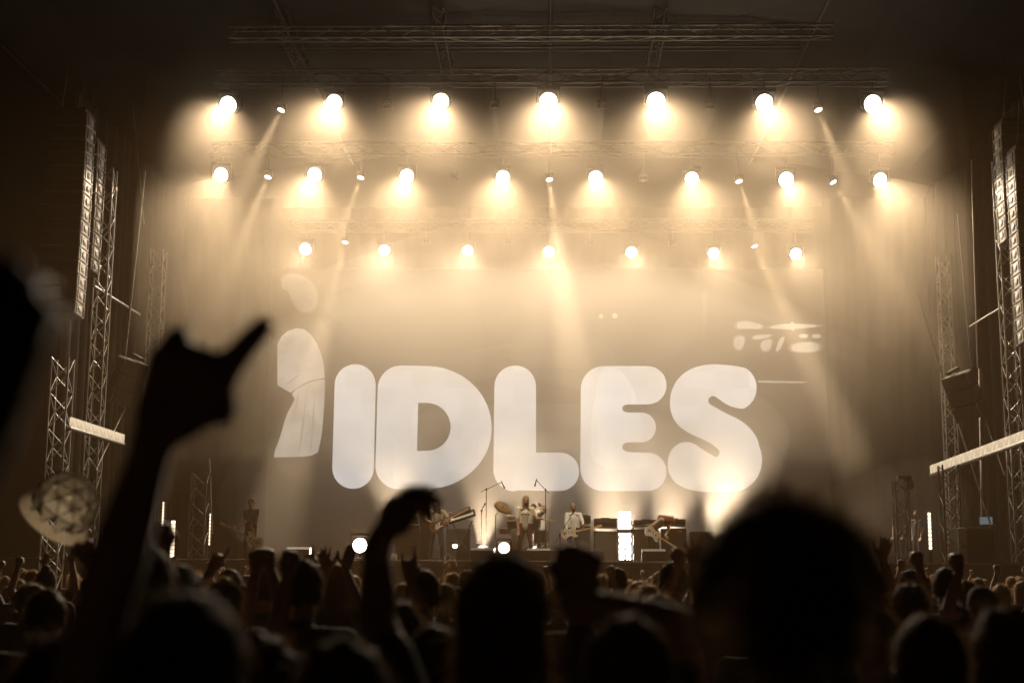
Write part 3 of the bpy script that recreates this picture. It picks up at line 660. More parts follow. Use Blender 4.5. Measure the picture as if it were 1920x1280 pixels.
def face(person, J, beard=None):
    """eyes, brows and mouth for the people who face us"""
    Ml = Matrix.Translation(J['head'] - J['base']) @ J['headM'].to_4x4() @ Matrix.Scale(J['k'], 4)
    for s in (-1, 1):
        b = MB(); ellipsoid(b, (.031*s,.083,.010), (.012,.008,.008)); o = b.build('eye', M['black'], person, True); o.matrix_local = Ml
        b = MB(); capsule(b, (.018*s,.097,.030), (.048*s,.088,.028), .005, .004); o = b.build('eyebrow', M['hairdark'], person, True); o.matrix_local = Ml
    b = MB(); capsule(b, (-.020,.092,-.055), (.020,.092,-.055), .005, .005); o = b.build('mouth', M['jeansred'], person, True); o.matrix_local = Ml
    if beard:
        b = MB(); ellipsoid(b, (0,.042,-.078), (.060,.060,.058)); o = b.build('beard', M[beard], person, True); o.matrix_local = Ml
CLOTH = {}
def outfit(shirt, trousers='jeans', skin='skin', shoes='black'): return [M[skin], M[shirt], M[trousers], M[shoes]]
def make_person(J, label, mats, group=None, hair=None, voxel=.012, hair_strands=500, sw=.0022, **kw):
    o = link('person', body_mesh(J, mats, voxel=voxel, **kw)); o.location = J['base']; tag(o, label, 'person', group)
    if hair: add_hair(o, J, hair[0], hair[1], hair[2] if len(hair) > 2 else 0, strands=hair_strands, sw=sw)
    return o

# ------------------------------------------------------------------ the band
def gz(px, Y): return Vector((P(px, 1050, Y).x, Y, DECK))
BAND = 'band members on the stage'
# guitarist with long hair, elbow out
J = skeleton(gz(818, 40), 1.76, 188, 4, nod=12, headturn=-12, legs=.12)
gA = make_person(J, 'long-haired guitarist in a brown t-shirt left of the keyboard', outfit('shirttan', 'jeans', 'skin'), BAND, ('long', 'hairdark', 11), voxel=.009,
    armR=dict(w=P(812,981,39.72), pole=Vector((-1,.2,-.1)), pose='grip', n=Vector((.2,1,0)), d=Vector((1,-.1,-.3))), armL=dict(w=P(843,967,39.7), pole=Vector((.6,.3,-1)), pose='grip', n=Vector((0,.4,1)), d=Vector((.3,-.2,1))), sleeve=.7)
face(gA, J)
# singer
J = skeleton(gz(985, 38.6), 1.78, 176, -3, nod=-4, headturn=10, legs=.13)
gS = make_person(J, 'bearded blond singer in a printed cream t-shirt reaching out one arm', outfit('shirtcream', 'jeansred', 'skin'), BAND, ('shag', 'hairblond', 12), voxel=.009,
    armR=dict(w=P(972,995,38.45), pole=Vector((-1,0,-.3)), pose='relaxed'), armL=dict(w=P(1016,972,38.35), pole=Vector((.2,.2,-1)), pose='open', n=Vector((0,0,-1)), d=Vector((1,-.1,-.25))), sleeve=.75, fat=1.06)
face(gS, J, 'hairbrown')
b = MB()                                           # faded print on the chest
for k in range(5):
    q = J['chest'] + J['fwd']*.128 + J['rgt']*(.10-.05*k) + Vector((0,0,-.03+.012*(k % 2))) - J['base']; b.box(q, (.030,.008,.05-.012*(k % 2)))
b.build('shirt_print', M['shirtred'], gS)
# bald guitarist
J = skeleton(gz(1075, 41), 1.74, 180, 0, nod=0, legs=.12)
gB = make_person(J, 'bald guitarist in an open white shirt playing a cream guitar', outfit('shirtwhite', 'jeans', 'skin2'), BAND, None, voxel=.009,
    armR=dict(w=P(1064,1000,40.72), pole=Vector((-1,.2,-.4)), pose='grip', n=Vector((.2,1,0)), d=Vector((1,-.1,-.2))), armL=dict(w=P(1094,989,40.66), pole=Vector((.7,.3,-1)), pose='grip', n=Vector((0,.4,1)), d=Vector((-.2,-.2,1))), sleeve=.9, longsleeve=True, fat=1.05)
face(gB, J, 'hairdark')
# bent guitarist
J = skeleton(gz(1221, 40), 1.80, 238, 62, nod=36, headturn=-8, legs=.15, stride=.12)
gC = make_person(J, 'guitarist bent low with long reddish hair hanging over the guitar', outfit('shirttan', 'jeans', 'skin'), BAND, ('long', 'hairred', 13), voxel=.009,
    armR=dict(w=P(1212,1000,39.75), pole=Vector((-1,.3,.3)), pose='grip', n=Vector((.2,1,0)), d=Vector((1,-.1,-.6))), armL=dict(w=P(1247,1004,39.65), pole=Vector((.6,.6,.6)), pose='grip', n=Vector((-.3,.6,.4)), d=Vector((.6,-.3,-.6))), sleeve=.75)
face(gC, J)
# bassist in the shadows
J = skeleton(gz(468, 41), 1.80, 160, 2, nod=4, headturn=20, legs=.12)
gD = make_person(J, 'shadowy bassist in a dark t-shirt at the far side of the stage', outfit('shirtgrey', 'jeans', 'skin'), BAND, ('short', 'hairdark', 14), voxel=.009,
    armR=dict(w=P(478,1012,40.75), pole=Vector((1,.2,-.3)), pose='grip', n=Vector((.1,1,0)), d=Vector((.2,-.1,-1))), armL=dict(w=P(438,993,40.6), pole=Vector((-.3,.2,-1)), pose='grip', n=Vector((0,.3,1)), d=Vector((-.2,-.2,1))), sleeve=.8)
face(gD, J)
# drummer, seated behind the kit
J = skeleton((P(1000,1050,43.5).x, 43.5, DECK+.45), 1.76, 180, 6, nod=4, sit=True)
gE = make_person(J, 'drummer seated behind the cymbals, mostly hidden by the singer', outfit('shirtgrey', 'jeans', 'skin'), BAND, ('short', 'hairbrown', 15), voxel=.011,
    armR=dict(w=P(975,985,43.1), pole=Vector((-1,.4,-.6)), pose='grip'), armL=dict(w=P(1012,948,43.2), pole=Vector((1,.2,-.6)), pose='grip', d=Vector((-.1,-.2,1))))
face(gE, J)
# crew in the wings
for px, Y, hh, lab in ((1688, 43.0, 1.75, 'crew member standing in the smoke behind the short lamp tower'), (1722, 43.6, 1.70, 'crew member in the dark behind the bright upright tube')):
    J = skeleton(gz(px, Y), hh, 120, 0); make_person(J, lab, outfit('shirtblack', 'jeans', 'skin'), None, ('short', 'hairbrown', 16), voxel=.016)

def make_guitar(loc, ang, yaw, bodymat, label, scale=1.0, flip=1):
    """solid guitar lying in its own XZ plane, neck along +X"""
    root = tag(empty('electric_guitar', loc), label, 'guitar', 'guitars played by the band')
    root.rotation_euler = (0, -ang, yaw); root.scale = (scale, scale, scale)
    out = [(.20,.05),(.16,.085),(.11,.12),(.04,.105),(-.02,.10),(-.09,.135),(-.17,.150),(-.235,.115),(-.26,.04),(-.255,-.05),(-.215,-.125),(-.14,-.150),(-.06,-.120),(.0,-.098),(.05,-.115),(.12,-.165),(.19,-.160),(.215,-.125),(.165,-.075),(.17,-.03)]
    bm_ = MB().ext(out, -.022, .022).build('body', bodymat, root)
    MB().ext([(.02,-.04),(.13,-.10),(.05,-.09),(-.10,-.11),(-.14,-.04),(-.10,.03),(.10,.06)], -.027, -.0225).build('pickguard', M['shirtwhite'], bm_)
    for x in (-.10, -.02, .06): MB().bbox((x,-.030,0), (.022,.010,.075), .003).build('pickup', M['black'], bm_)
    MB().bbox((-.16,-.028,0), (.035,.012,.08), .003).build('bridge', M['chrome'], bm_)
    nk = MB().bbox((.46,-.016,0), (.60,.024,.048), .006).build('neck', M['maple'], root)
    for k in range(6): MB().box((.30+.09*k,-.0295,0), (.004,.003,.046)).build('fret', M['chrome'], nk)
    hd = MB().ext([(.75,-.026),(.78,-.030),(.94,-.018),(.95,.02),(.92,.045),(.80,.040),(.76,.026)], -.018, .0).build('headstock', M['maple'], root)
    for k in range(6): strut('tuning_peg', (.79+.026*k,-.009,.04), (.79+.026*k,-.009,.07), .006, M['chrome'], hd)
    return root
make_guitar(P(822,983,39.66), R(28), R(6), M['guitarbrown'], 'dark guitar held by the long-haired guitarist', 1.0)
make_guitar(P(1068,998,40.66), R(12), R(5), M['guitarcream'], 'cream guitar played by the bald guitarist', 1.0)
make_guitar(P(1226,1000,39.6), R(-32), R(0), M['guitarcream'], 'cream guitar hanging from the bent guitarist', 1.0)
make_guitar(P(474,1012,40.65), R(152), R(14), M['guitarcream'], 'pale bass guitar held by the shadowy bassist', 1.1)

# ------------------------------------------------------------------ drums, stands, keyboard, amplifiers
rz = tag(empty('drum_riser', (P(985,1050,43).x, 43, DECK)), 'low dark riser under the drums and the bald guitarist', 'riser')
MB().bbox((0,0,.21), (4.6,2.4,.40), .02).build('platform', M['deck'], rz)
for s in (-1,0,1): MB().bbox((s*1.5,-1.215,.2), (1.46,.02,.34), .005).build('front_panel', M['fascia'], rz)
RZ = DECK + .41
def drum(parent, name, c, r, depth, axis, shell='drumshell'):
    q = Vector(axis).to_track_quat('Z', 'Y').to_matrix().to_4x4(); Mx = Matrix.Translation(c) @ q
    s = MB().lathe([(r,-depth/2),(r,depth/2)], 20, Mx, False).build(name, M[shell], parent, True)
    for z in (-1, 1):
        MB().lathe([(r*1.02,z*depth/2-.012),(r*1.05,z*depth/2),(r*1.02,z*depth/2+.012)], 20, Mx, False).build('rim_hoop', M['chrome'], s, True)
        MB().lathe([(.002,z*(depth/2+.002)),(r,z*(depth/2))], 20, Mx, False).build('drum_head', M['drumhead'], s, True)
    for k in range(6):
        t = 2*PI*k/6; p = Mx @ Vector((r*1.02*math.cos(t), r*1.02*math.sin(t), 0)); d_ = (Mx.to_3x3() @ Vector((0,0,1)))*depth*.4
        strut('tension_rod', p-d_, p+d_, .008, M['chrome'], s)
    return s
dk = tag(empty('drum_kit', (P(975,1050,42.6).x, 42.6, RZ)), 'drum kit on the riser behind the singer', 'drum kit')
drum(dk, 'bass_drum', (0,0,.30), .29, .42, (0,1,0)); drum(dk, 'tom', (-.24,-.02,.78), .16, .2, (-.1,-.3,1)); drum(dk, 'tom', (.16,-.02,.80), .17, .22, (.1,-.3,1))
drum(dk, 'floor_tom', (.62,.25,.40), .21, .38, (0,0,1)); drum(dk, 'snare_drum', (-.45,.35,.58), .18, .14, (0,-.1,1))
def tripod(parent, h, r=.012, spread=.30):
    strut('pole', (0,0,.12), (0,0,h), r, M['chrome'], parent)
    for k in range(3): t = 2*PI*k/3 + .4; strut('leg', (0,0,.28), (spread*math.cos(t), spread*math.sin(t), .01), r*.8, M['chrome'], parent)
def cymbal_stand(px, py, Y, r, tilt, label, boom=(0,0)):
    c = P(px, py, Y); root = tag(empty('cymbal_stand', (c.x-boom[0], Y, RZ)), label, 'cymbal', 'cymbals round the drum kit')
    tripod(root, c.z-RZ-boom[1]-.02)
    if boom != (0,0): strut('boom_arm', (0,0,c.z-RZ-boom[1]-.02), (boom[0],0,c.z-RZ-.01), .010, M['chrome'], root)
    Mx = Matrix.Translation((boom[0],0,c.z-RZ)) @ Matrix.Rotation(tilt[0], 4, 'X') @ Matrix.Rotation(tilt[1], 4, 'Y')
    cy_ = MB().lathe([(.004,.045),(.05,.035),(.065,.018),(r*.6,.008),(r,-.008),(r*.6,.003),(.06,.010)], 28, Mx).build('cymbal', M['brass'], root, True)
    strut('wing_nut', Mx @ Vector((0,0,.03)), Mx @ Vector((0,0,.10)), .014, M['chrome'], root)
cymbal_stand(943, 951, 42.2, .27, (R(38), R(22)), 'large tilted crash cymbal left of the singer', (.22,.2))
cymbal_stand(957, 967, 42.8, .21, (R(12), R(4)), 'flat hi-hat cymbal behind the singer shoulder')
cymbal_stand(1014, 952, 43.0, .22, (R(10), R(-6)), 'ride cymbal just right of the singer head')
cymbal_stand(1030, 975, 42.4, .18, (R(8), R(6)), 'small low cymbal between singer and bald guitarist')
def mic_stand(px, y_top, Y, boom_px, label, z0=DECK):
    """tall pole with a boom arm and a microphone"""
    t = P(px, y_top, Y); root = tag(empty('microphone_stand', (t.x, Y, z0)), label, 'mic stand', 'microphone stands on the stage')
    tripod(root, t.z-z0, .014, .32)
    e = P(boom_px[0], boom_px[1], Y) - root.location; s = Vector((0,0,t.z-z0)); back = s - (e-s)*.38
    strut('boom_arm', back, e, .011, M['darksteel'], root)
    MB().bbox(s, (.05,.05,.07), .01).build('clutch', M['black'], root)
    dn = Vector((.10 if e.x > 0 else -.05,-.02,-.17)) if boom_px[2] else (e-s).normalized()*.16
    m_ = MB(); m_.tube(e + Vector((0,0,.03)) - dn*.1, e+dn*.75, .012, .018, 10).build('microphone', M['black'], root, True)
    g = MB(); ellipsoid(g, e+dn*.9, (.028,.028,.034)); g.build('mic_head', M['darksteel'], root, True)
mic_stand(912, 917, 41.5, (940,904,1), 'tall microphone stand with its boom raised over the drum cymbals')
mic_stand(1023, 918, 42.2, (1006,900,1), 'tall microphone stand with boom behind the singer')
mic_stand(903, 957, 40.5, (905,953,0), 'straight microphone stand left of the cymbals')
mic_stand(1050, 1002, 39.6, (1070,968,0), 'microphone stand in front of the bald guitarist')
mic_stand(1188, 985, 39.2, (1174,974,0), 'microphone stand in the blazing gap between the amplifiers')
mic_stand(838, 985, 39.3, (826,957,0), 'microphone stand in front of the long-haired guitarist')

def case_box(name, cat, x0, x1, y0, y1, Y, depth, label, shell='tolex', front='ampcloth', group=None, kind='cab', floor=None):
    """box seen from the front between photo pixels, with inset cloth front, frame, corners, handle"""
    a, b = P(x0, y0, Y), P(x1, y1, Y); w_ = b.x-a.x; z0 = b.z if floor is None else floor; h_ = a.z-z0
    root = tag(empty(name, ((a.x+b.x)/2, Y, z0)), label, cat, group)
    MB().bbox((0,depth/2+.02,h_/2), (w_,depth,h_), .018).build('shell', M[shell], root)
    if kind == 'head':
        MB().bbox((0,.012,h_*.34), (w_*.92,.02,h_*.40), .006).build('control_panel', M['chrome'], root)
        for k in range(7): strut('knob', (w_*(-.38+.12*k),.003,h_*.34), (w_*(-.38+.12*k),-.02,h_*.34), .014, M['black'], root, 8)
        MB().bbox((0,.012,h_*.76), (w_*.92,.02,h_*.34), .006).build('grille_cloth', M[front], root)
        MB().bbox((0,depth/2,h_+.012), (.26,.03,.025), .008).build('handle', M['black'], root)
    else:
        MB().bbox((0,.012,h_/2), (w_*.91,.02,h_*.91), .006).build('grille_cloth', M[front], root)
        for sx in (-1,1):
            for zz in (.045, h_-.045): MB().bbox((sx*(w_/2-.035),.006,zz), (.06,.035,.06), .01).build('corner_guard', M['black'], root)
        MB().bbox((w_*.30,-.002,h_*.92), (.12,.012,.035), .004).build('badge', M['chrome'], root)
    return root
AMP = 'amplifiers and cabinets of the backline'
case_box('speaker_cabinet', 'amplifier', 1114, 1157, 995, 1052, 42.0, .4, 'tall speaker cabinet just left of the blazing gap', group=AMP, floor=DECK)
case_box('amplifier_head', 'amplifier', 1114, 1157, 971, 990, 42.0, .32, 'amplifier head on the cabinet left of the blazing gap', group=AMP, kind='head')
case_box('speaker_cabinet', 'amplifier', 1083, 1108, 986, 1052, 42.6, .4, 'narrow cabinet half hidden behind the bald guitarist', group=AMP, floor=DECK)
case_box('amplifier_head', 'amplifier', 1083, 1108, 966, 981, 42.6, .32, 'small amplifier head behind the bald guitarist', group=AMP, kind='head')
case_box('speaker_cabinet', 'amplifier', 1187, 1236, 992, 1056, 42.0, .4, 'wide cabinet behind the bent guitarist, beside the blazing gap', group=AMP, floor=DECK)
case_box('amplifier_head', 'amplifier', 1188, 1236, 974, 987, 42.0, .3, 'amplifier head beside the bent guitarist, by the blazing gap', group=AMP, kind='head')
case_box('speaker_cabinet', 'amplifier', 1240, 1288, 990, 1056, 42.1, .4, 'cabinet on the far side of the bent guitarist', group=AMP, floor=DECK)
case_box('amplifier_head', 'amplifier', 1242, 1286, 972, 986, 42.1, .3, 'amplifier head right behind the hanging reddish hair', group=AMP, kind='head')
case_box('speaker_cabinet', 'amplifier', 1295, 1339, 996, 1056, 41.4, .45, 'lone combo cabinet next to the big dark head', group=AMP, floor=DECK)
case_box('speaker_cabinet', 'amplifier', 742, 785, 984, 1052, 42.4, .4, 'cabinet behind the raised pinching hand', group=AMP, floor=DECK)
case_box('amplifier_head', 'amplifier', 746, 783, 966, 981, 42.4, .3, 'amplifier head behind the raised pinching hand', group=AMP, kind='head')
case_box('speaker_cabinet', 'amplifier', 787, 806, 950, 1018, 43.0, .4, 'tall pale edged cabinet behind the long-haired guitarist', group=AMP, floor=DECK)
case_box('flight_case', 'case', 838, 880, 990, 1052, 40.6, .6, 'flight case under the tilted keyboard', 'black', 'grille', None, floor=DECK)
case_box('stage_box', 'case', 888, 912, 1028, 1044, 38.4, .3, 'low dark box on the stage floor below the tall microphone stand', 'black', 'grille', None, floor=DECK)
case_box('speaker_stack', 'speaker', 1800, 1868, 988, 1062, 37.2, 1.0, 'black speaker stack below the laptop at the wing', 'black', 'black', None, floor=DECK)
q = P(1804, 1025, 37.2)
for k in range(2):  # lamplight on the side of the stack, put into pale panels
    tag(MB().bbox((0,0,0), (.22,.05,.46), .01).build('lit_side_panel', M['cabside']), f'{("upper","lower")[k]} pale panel for the lit side of the black speaker stack', 'panel').location = (q.x, 37.15, q.z + .26 - .50*k)
lp = tag(empty('laptop', P(1852, 984, 37.6)), 'open laptop glowing on top of the black speaker stack', 'laptop')
MB().bbox((0,0,.0), (.36,.26,.02), .005).build('keyboard_base', M['darksteel'], lp)
M['lap'] = emis('laptop_screen', (.35,.5,.6), .25)
l2 = MB().bbox((0,.13,.12), (.36,.015,.23), .005).build('lid', M['darksteel'], lp); MB().box((0,.119,.12), (.33,.004,.19)).build('display', M['lap'], l2)
kb = tag(empty('keyboard', P(866, 968, 40.2)), 'keyboard tilted on its stand between long-haired guitarist and singer', 'keyboard'); kb.rotation_euler = (R(35), R(-18), 0)
MB().bbox((0,0,0), (.78,.30,.07), .015).build('keyboard_body', M['black'], kb)
MB().bbox((.02,.06,.10), (.56,.20,.12), .02).build('synth_module', M['tolex'], kb)
for k in range(21): MB().bbox((-.34+.033*k,-.07,.043), (.030,.13,.018), .003).build('key', M['shirtwhite'], kb)
ks = tag(empty('keyboard_stand', (P(866,1000,40.2).x, 40.2, DECK)), 'folding cross stand under the tilted keyboard', 'stand')
zt = P(866,976,40.2).z - DECK
for s in (-1,1): strut('cross_leg', (-.3*s,-.1*s,.02), (.3*s,-.1*s,zt), .018, M['darksteel'], ks)
# floor clutter: wedges, pedals, bottles
for px, lab in ((560,'monitor wedge on the stage edge right of the shadowy bassist'), (905,'monitor wedge below the tall microphone stand'), (1010,'monitor wedge in front of the singer'), (1225,'monitor wedge in front of the bent guitarist'), (1420,'monitor wedge behind the big dark head')):
    c = gz(px, 36.6); root = tag(empty('monitor_wedge', c), lab, 'monitor', 'monitor wedges along the stage edge')
    b = MB(); vs = [(-.3,-.2,0),(.3,-.2,0),(.3,.25,0),(-.3,.25,0),(-.3,-.2,.30),(.3,-.2,.30),(.3,.05,.36),(-.3,.05,.36)]
    b.add(vs, [(0,3,2,1),(0,1,5,4),(4,5,6,7),(7,6,2,3),(0,4,7,3),(1,2,6,5)]).build('shell', M['cab'], root)
    MB().box((0,.155,.185), (.54,.01,.34), Matrix.Rotation(R(29), 3, 'X')).build('grille', M['grille'], root)
for px, Y, lab in ((700,37.6,'just right of the large floor lamp'),(716,37.7,'in front of the cabinet behind the pinching hand'),(728,37.6,'left of the water bottles'),(1215,38.2,'at the feet of the bent guitarist'),(1252,38.4,'below the hanging guitar neck'),(1290,38.0,'in front of the lone combo cabinet'),(610,38,'left of the large floor lamp'),(640,38,'close beside the large floor lamp')):
    c = gz(px, Y); root = tag(empty('effects_pedal', c), 'small effects pedal on the stage floor ' + lab, 'pedal', 'effects pedals on the stage floor')
    MB().bbox((0,0,.03), (.12,.16,.06), .01).build('case', M['chrome'], root)
    for s in (-1,1): strut('knob', (.03*s,.04,.06), (.03*s,.04,.08), .012, M['black'], root, 8)
for k, (px, lab) in enumerate(((735,'water bottle near the raised horned hand'),(742,'second water bottle near the raised horned hand'),(893,'water bottle below the tall microphone stand'),(900,'second water bottle below the tall microphone stand'))):
    c = gz(px, 37.0); root = tag(empty('water_bottle', c), lab, 'bottle', 'water bottles on the stage edge')
    MB().lathe([(.03,0),(.033,.02),(.033,.15),(.028,.18),(.013,.21),(.013,.225)], 12).build('body', M['white'], root, True)
    MB().lathe([(.015,.222),(.015,.245)], 10).build('cap', M['black'], root)

# ------------------------------------------------------------------ the crowd: people told apart in the photograph
CROWD = 'people in the crowd'
def hero(px, py, Y, label, mats, hair, yaw=0, L=None, Rr=None, voxel=.008, fat=1.0, **kw):
    """person whose head centre shows at (px, py); arms as (wrist px, py, Y, pose, finger target px, py, options)"""
    Hc = P(px, py, Y); k = Hc.z/1.622; J = skeleton((Hc.x, Y, 0), 1.75*k, yaw, **{a: kw.pop(a) for a in list(kw) if a in ('bend','nod','headturn')})
    arms = {}
    for nm, a in (('armL', L), ('armR', Rr)):
        if a:
            W = P(a[0], a[1], a[2]); T = P(a[4], a[5], a[2]); o_ = a[6] if len(a) > 6 else {}; sg = -1 if nm == 'armL' else 1
            arms[nm] = dict(w=W, pose=a[3], d=T-W, pole=Vector((sg*.35, .25, -1)), n=Vector((0,1,.05))); arms[nm].update(o_)
    return make_person(J, label, mats, CROWD, hair, voxel, fat=fat, **arms, **kw)
SB, SG, SN, ST, SC = outfit('shirtblack'), outfit('shirtgrey'), outfit('shirtnavy'), outfit('shirttan', 'jeans', 'skin2'), outfit('shirtred')
hero(1475, 1150, 2.0, 'large dark frizzy-haired head close by, covering the lower right', SB, ('curly', 'hairdark', 21), voxel=.010, hair_strands=2600, sw=.0016)
hero(340, 1290, 1.9, 'person raising a horned hand with a long pointing finger', SB, ('short', 'hairdark', 22), voxel=.006, fr=1.75, L=(292, 815, 1.84, 'pointhorn', 372, 672, dict(spread=7, s=1.24)))
hero(-900, 760, 1.02, 'blurred bare arm raised right beside the camera at the picture edge', outfit('shirtgrey', 'jeans', 'skin2'), ('short', 'hairdark', 23), voxel=.009, Rr=(-75, 860, 1.0, 'relaxed', -30, 640, dict(pole=Vector((-1,.1,-.2)))))
hero(940, 1168, 3.0, 'dark figure with both arms up, one pinching hand and one fist', SB, ('shag', 'hairdark', 24), voxel=.006, fr=1.6, hair_strands=1200,
     L=(706, 1030, 2.95, 'pinch', 748, 930, dict(s=1.14, n=Vector((1,.25,0)), pole=Vector((-.12,.9,-.5)))), Rr=(1076, 1125, 2.95, 'fist', 1084, 1050, dict(s=1.05)))
hero(742, 1200, 4.6, 'dark haired head with a glowing rim below the pinching hand', SG, ('long', 'hairdark', 25), hair_strands=900)
hero(1180, 1280, 2.6, 'blurred head with a golden rim at the bottom edge', SB, ('crop', 'hairbrown', 26), hair_strands=900)
hero(262, 1110, 4.0, 'person lifting a fist beside the bright upright tube', SB, ('short', 'hairdark', 27), Rr=(266, 1000, 3.95, 'fist', 262, 930))
hero(330, 1135, 4.6, 'person lifting a lower fist next to the bright upright tube', SN, ('short', 'hairdark', 28), L=(300, 1040, 4.5, 'fist', 298, 985))
hero(85, 1160, 6.0, 'person holding up the patterned hat', SG, ('short', 'hairdark', 29), Rr=(168, 1052, 5.9, 'grip', 146, 1000))
hero(566, 1110, 6.0, 'person with a big dark fist raised below the letter I', SN, ('short', 'hairdark', 30), Rr=(541, 1078, 5.9, 'fist', 548, 1030))
hero(792, 1118, 7.0, 'person raising a horned hand left of the small floor lamp', SB, ('short', 'hairdark', 31), L=(771, 1088, 6.9, 'horns', 766, 1045))
hero(492, 1108, 8.0, 'person holding both hands up together below the shadowy bassist', SG, ('short', 'hairbrown', 32), L=(480, 1066, 7.8, 'grip', 479, 1036), Rr=(506, 1064, 7.8, 'grip', 500, 1036))
hero(428, 1106, 9.0, 'person reaching a dark pointing arm below the shadowy bassist', SB, ('short', 'hairdark', 33), L=(397, 1066, 8.8, 'point', 412, 1040))
hero(600, 1092, 11.0, 'person pointing one finger up just right of the big fist', SN, ('short', 'hairdark', 34), L=(582, 1064, 10.8, 'point', 580, 1038))
hero(632, 1094, 10.0, 'person with open hands up beside the large floor lamp', SG, ('long', 'hairbrown', 35), L=(612, 1068, 9.8, 'open', 608, 1040, dict(spread=10)), Rr=(648, 1066, 9.8, 'clap', 655, 1040))
hero(1318, 1092, 8.6, 'person with an open hand spread beside the big frizzy head', SB, ('short', 'hairdark', 36), L=(1308, 1066, 8.5, 'open', 1296, 1030, dict(spread=16)))
hero(1262, 1094, 9.0, 'person punching a fist up below the lone combo cabinet', SN, ('short', 'hairdark', 37), Rr=(1273, 1058, 8.9, 'fist', 1272, 1025))
hero(1158, 1092, 13.0, 'person with a small fist up in front of the tall amplifier', SG, ('short', 'hairdark', 38), L=(1148, 1082, 12.9, 'fist', 1142, 1060))
hero(1642, 1100, 10.5, 'person waving an open palm right of the big frizzy head', SB, ('short', 'hairdark', 39), Rr=(1655, 1046, 10.3, 'open', 1662, 1014, dict(spread=9)))
hero(1708, 1104, 10.0, 'person with a fist raised below the short lamp tower', SN, ('short', 'hairdark', 40), Rr=(1723, 1062, 9.8, 'fist', 1719, 1038))
hero(1776, 1104, 9.0, 'person with a fist raised below the black speaker stack', SB, ('short', 'hairdark', 41), Rr=(1799, 1068, 8.9, 'fist', 1793, 1040))
hero(1555, 1168, 5.0, 'person whose rim-lit head shows right of the big frizzy head', SN, ('shag', 'hairbrown', 42), hair_strands=900)
hero(1088, 1118, 6.2, 'dark head between the fist and the tall amplifier', SB, ('short', 'hairdark', 43), hair_strands=800)
hero(640, 1345, 2.3, 'blurred dark head at the bottom edge below the pinching hand', SB, ('short', 'hairdark', 44))
hero(490, 1300, 3.1, 'dark head at the bottom edge below the person holding both hands up', SB, ('long', 'hairdark', 45))
hero(110, 1330, 2.6, 'dark blurred head in the bottom corner below the patterned hat', SB, ('shag', 'hairdark', 46))
hero(1745, 1255, 3.3, 'dark head at the bottom right of the big frizzy head', SB, ('short', 'hairdark', 47))
hero(1890, 1235, 3.6, 'dark head in the bottom corner below the black speaker stack', SB, ('long', 'hairdark', 48))
hero(1262, 1250, 4.2, 'dark head between the golden-rimmed blurred head and the big frizzy head', SB, ('bun', 'hairdark', 49))
hero(815, 1262, 3.6, 'dark head at the bottom beside the figure with both arms up', SB, ('crop', 'hairdark', 50))
hero(1640, 1215, 4.4, 'dark head against the lower flank of the big frizzy head', SN, ('short', 'hairbrown', 51))
hero(210, 1235, 4.2, 'dark head between the pointing arm and the patterned hat', SN, ('short', 'hairbrown', 52))
# patterned hat, lit from behind: panels between seams, nodes, ringed brim
hc = P(122, 945, 5.85); ht = tag(empty('patterned_hat', hc), 'pale dome hat with triangle seams and ringed brim held above the crowd', 'hat')
ht.rotation_euler = (R(-25), R(34), R(20)); hr = .135
bm = bmesh.new(); bmesh.ops.create_icosphere(bm, subdivisions=2, radius=hr)
for v in bm.verts: v.co.z *= 1.05
faces = [f for f in bm.faces if f.calc_center_median().z > -.035]; eds = {e for f in faces for e in f.edges}; nds = {v for f in faces for v in f.verts}
for f in faces:
    c = f.calc_center_median(); MB().add([c + (v.co-c)*.97 for v in f.verts], [(0,1,2)]).build('panel', M['canvas'], ht)
for e in eds: strut('seam', e.verts[0].co, e.verts[1].co, .0028, M['seam'], ht, 5)
for v in nds:
    if v.co.z > 0: g = MB(); ellipsoid(g, v.co, (.006,.006,.006), None, 8, 4); g.build('stud', M['seam'], ht)
bm.free()
for k in range(3): MB().lathe([(hr*(.98+.05*k),-.045-.016*k),(hr*(1.04+.05*k),-.050-.016*k),(hr*(1.05+.05*k),-.058-.016*k),(hr*(.99+.05*k),-.053-.016*k)], 28, None, False).build('brim_ring', M['canvas'], ht, True)

# ------------------------------------------------------------------ the rest of the crowd, row by row
def variant(H, armL=None, armR=None, mats=SB, **kw):
    J = skeleton((0,0,0), H, 0, **kw); return J, body_mesh(J, mats, armL, armR, voxel=.014, fr=1.15)
V3 = Vector
def up(x, y, z, pose, d=(0,.1,1), sp=0, n=(0,1,0)): return dict(w=V3((x,y,z)), pose=pose, d=V3(d), pole=V3((.5 if x > 0 else -.5,.2,-1)), n=V3(n), spread=sp)
VAR = [('', variant(1.72, mats=SB)), ('', variant(1.64, mats=SG, nod=6)), ('', variant(1.70, mats=SN, headturn=18)), ('', variant(1.66, mats=ST, headturn=-20)), ('', variant(1.70, mats=SC, nod=-6)),
       ('with one fist up', variant(1.70, armR=up(.24,.10,1.80,'fist'), mats=SB)), ('with one open hand up', variant(1.68, armL=up(-.22,.12,1.82,'open',(-.1,.1,1),10), mats=SG)),
       ('making horns with one hand', variant(1.70, armR=up(.20,.14,1.78,'horns'), mats=SN)), ('clapping overhead', variant(1.68, up(-.07,.14,1.76,'clap',(.1,.1,1),0,(1,0,0)), up(.07,.14,1.76,'clap',(-.1,.1,1),0,(-1,0,0)), ST)),
       ('with both arms up', variant(1.69, up(-.26,.08,1.84,'open',(-.15,.1,1),10), up(.27,.08,1.80,'fist'), SB))]
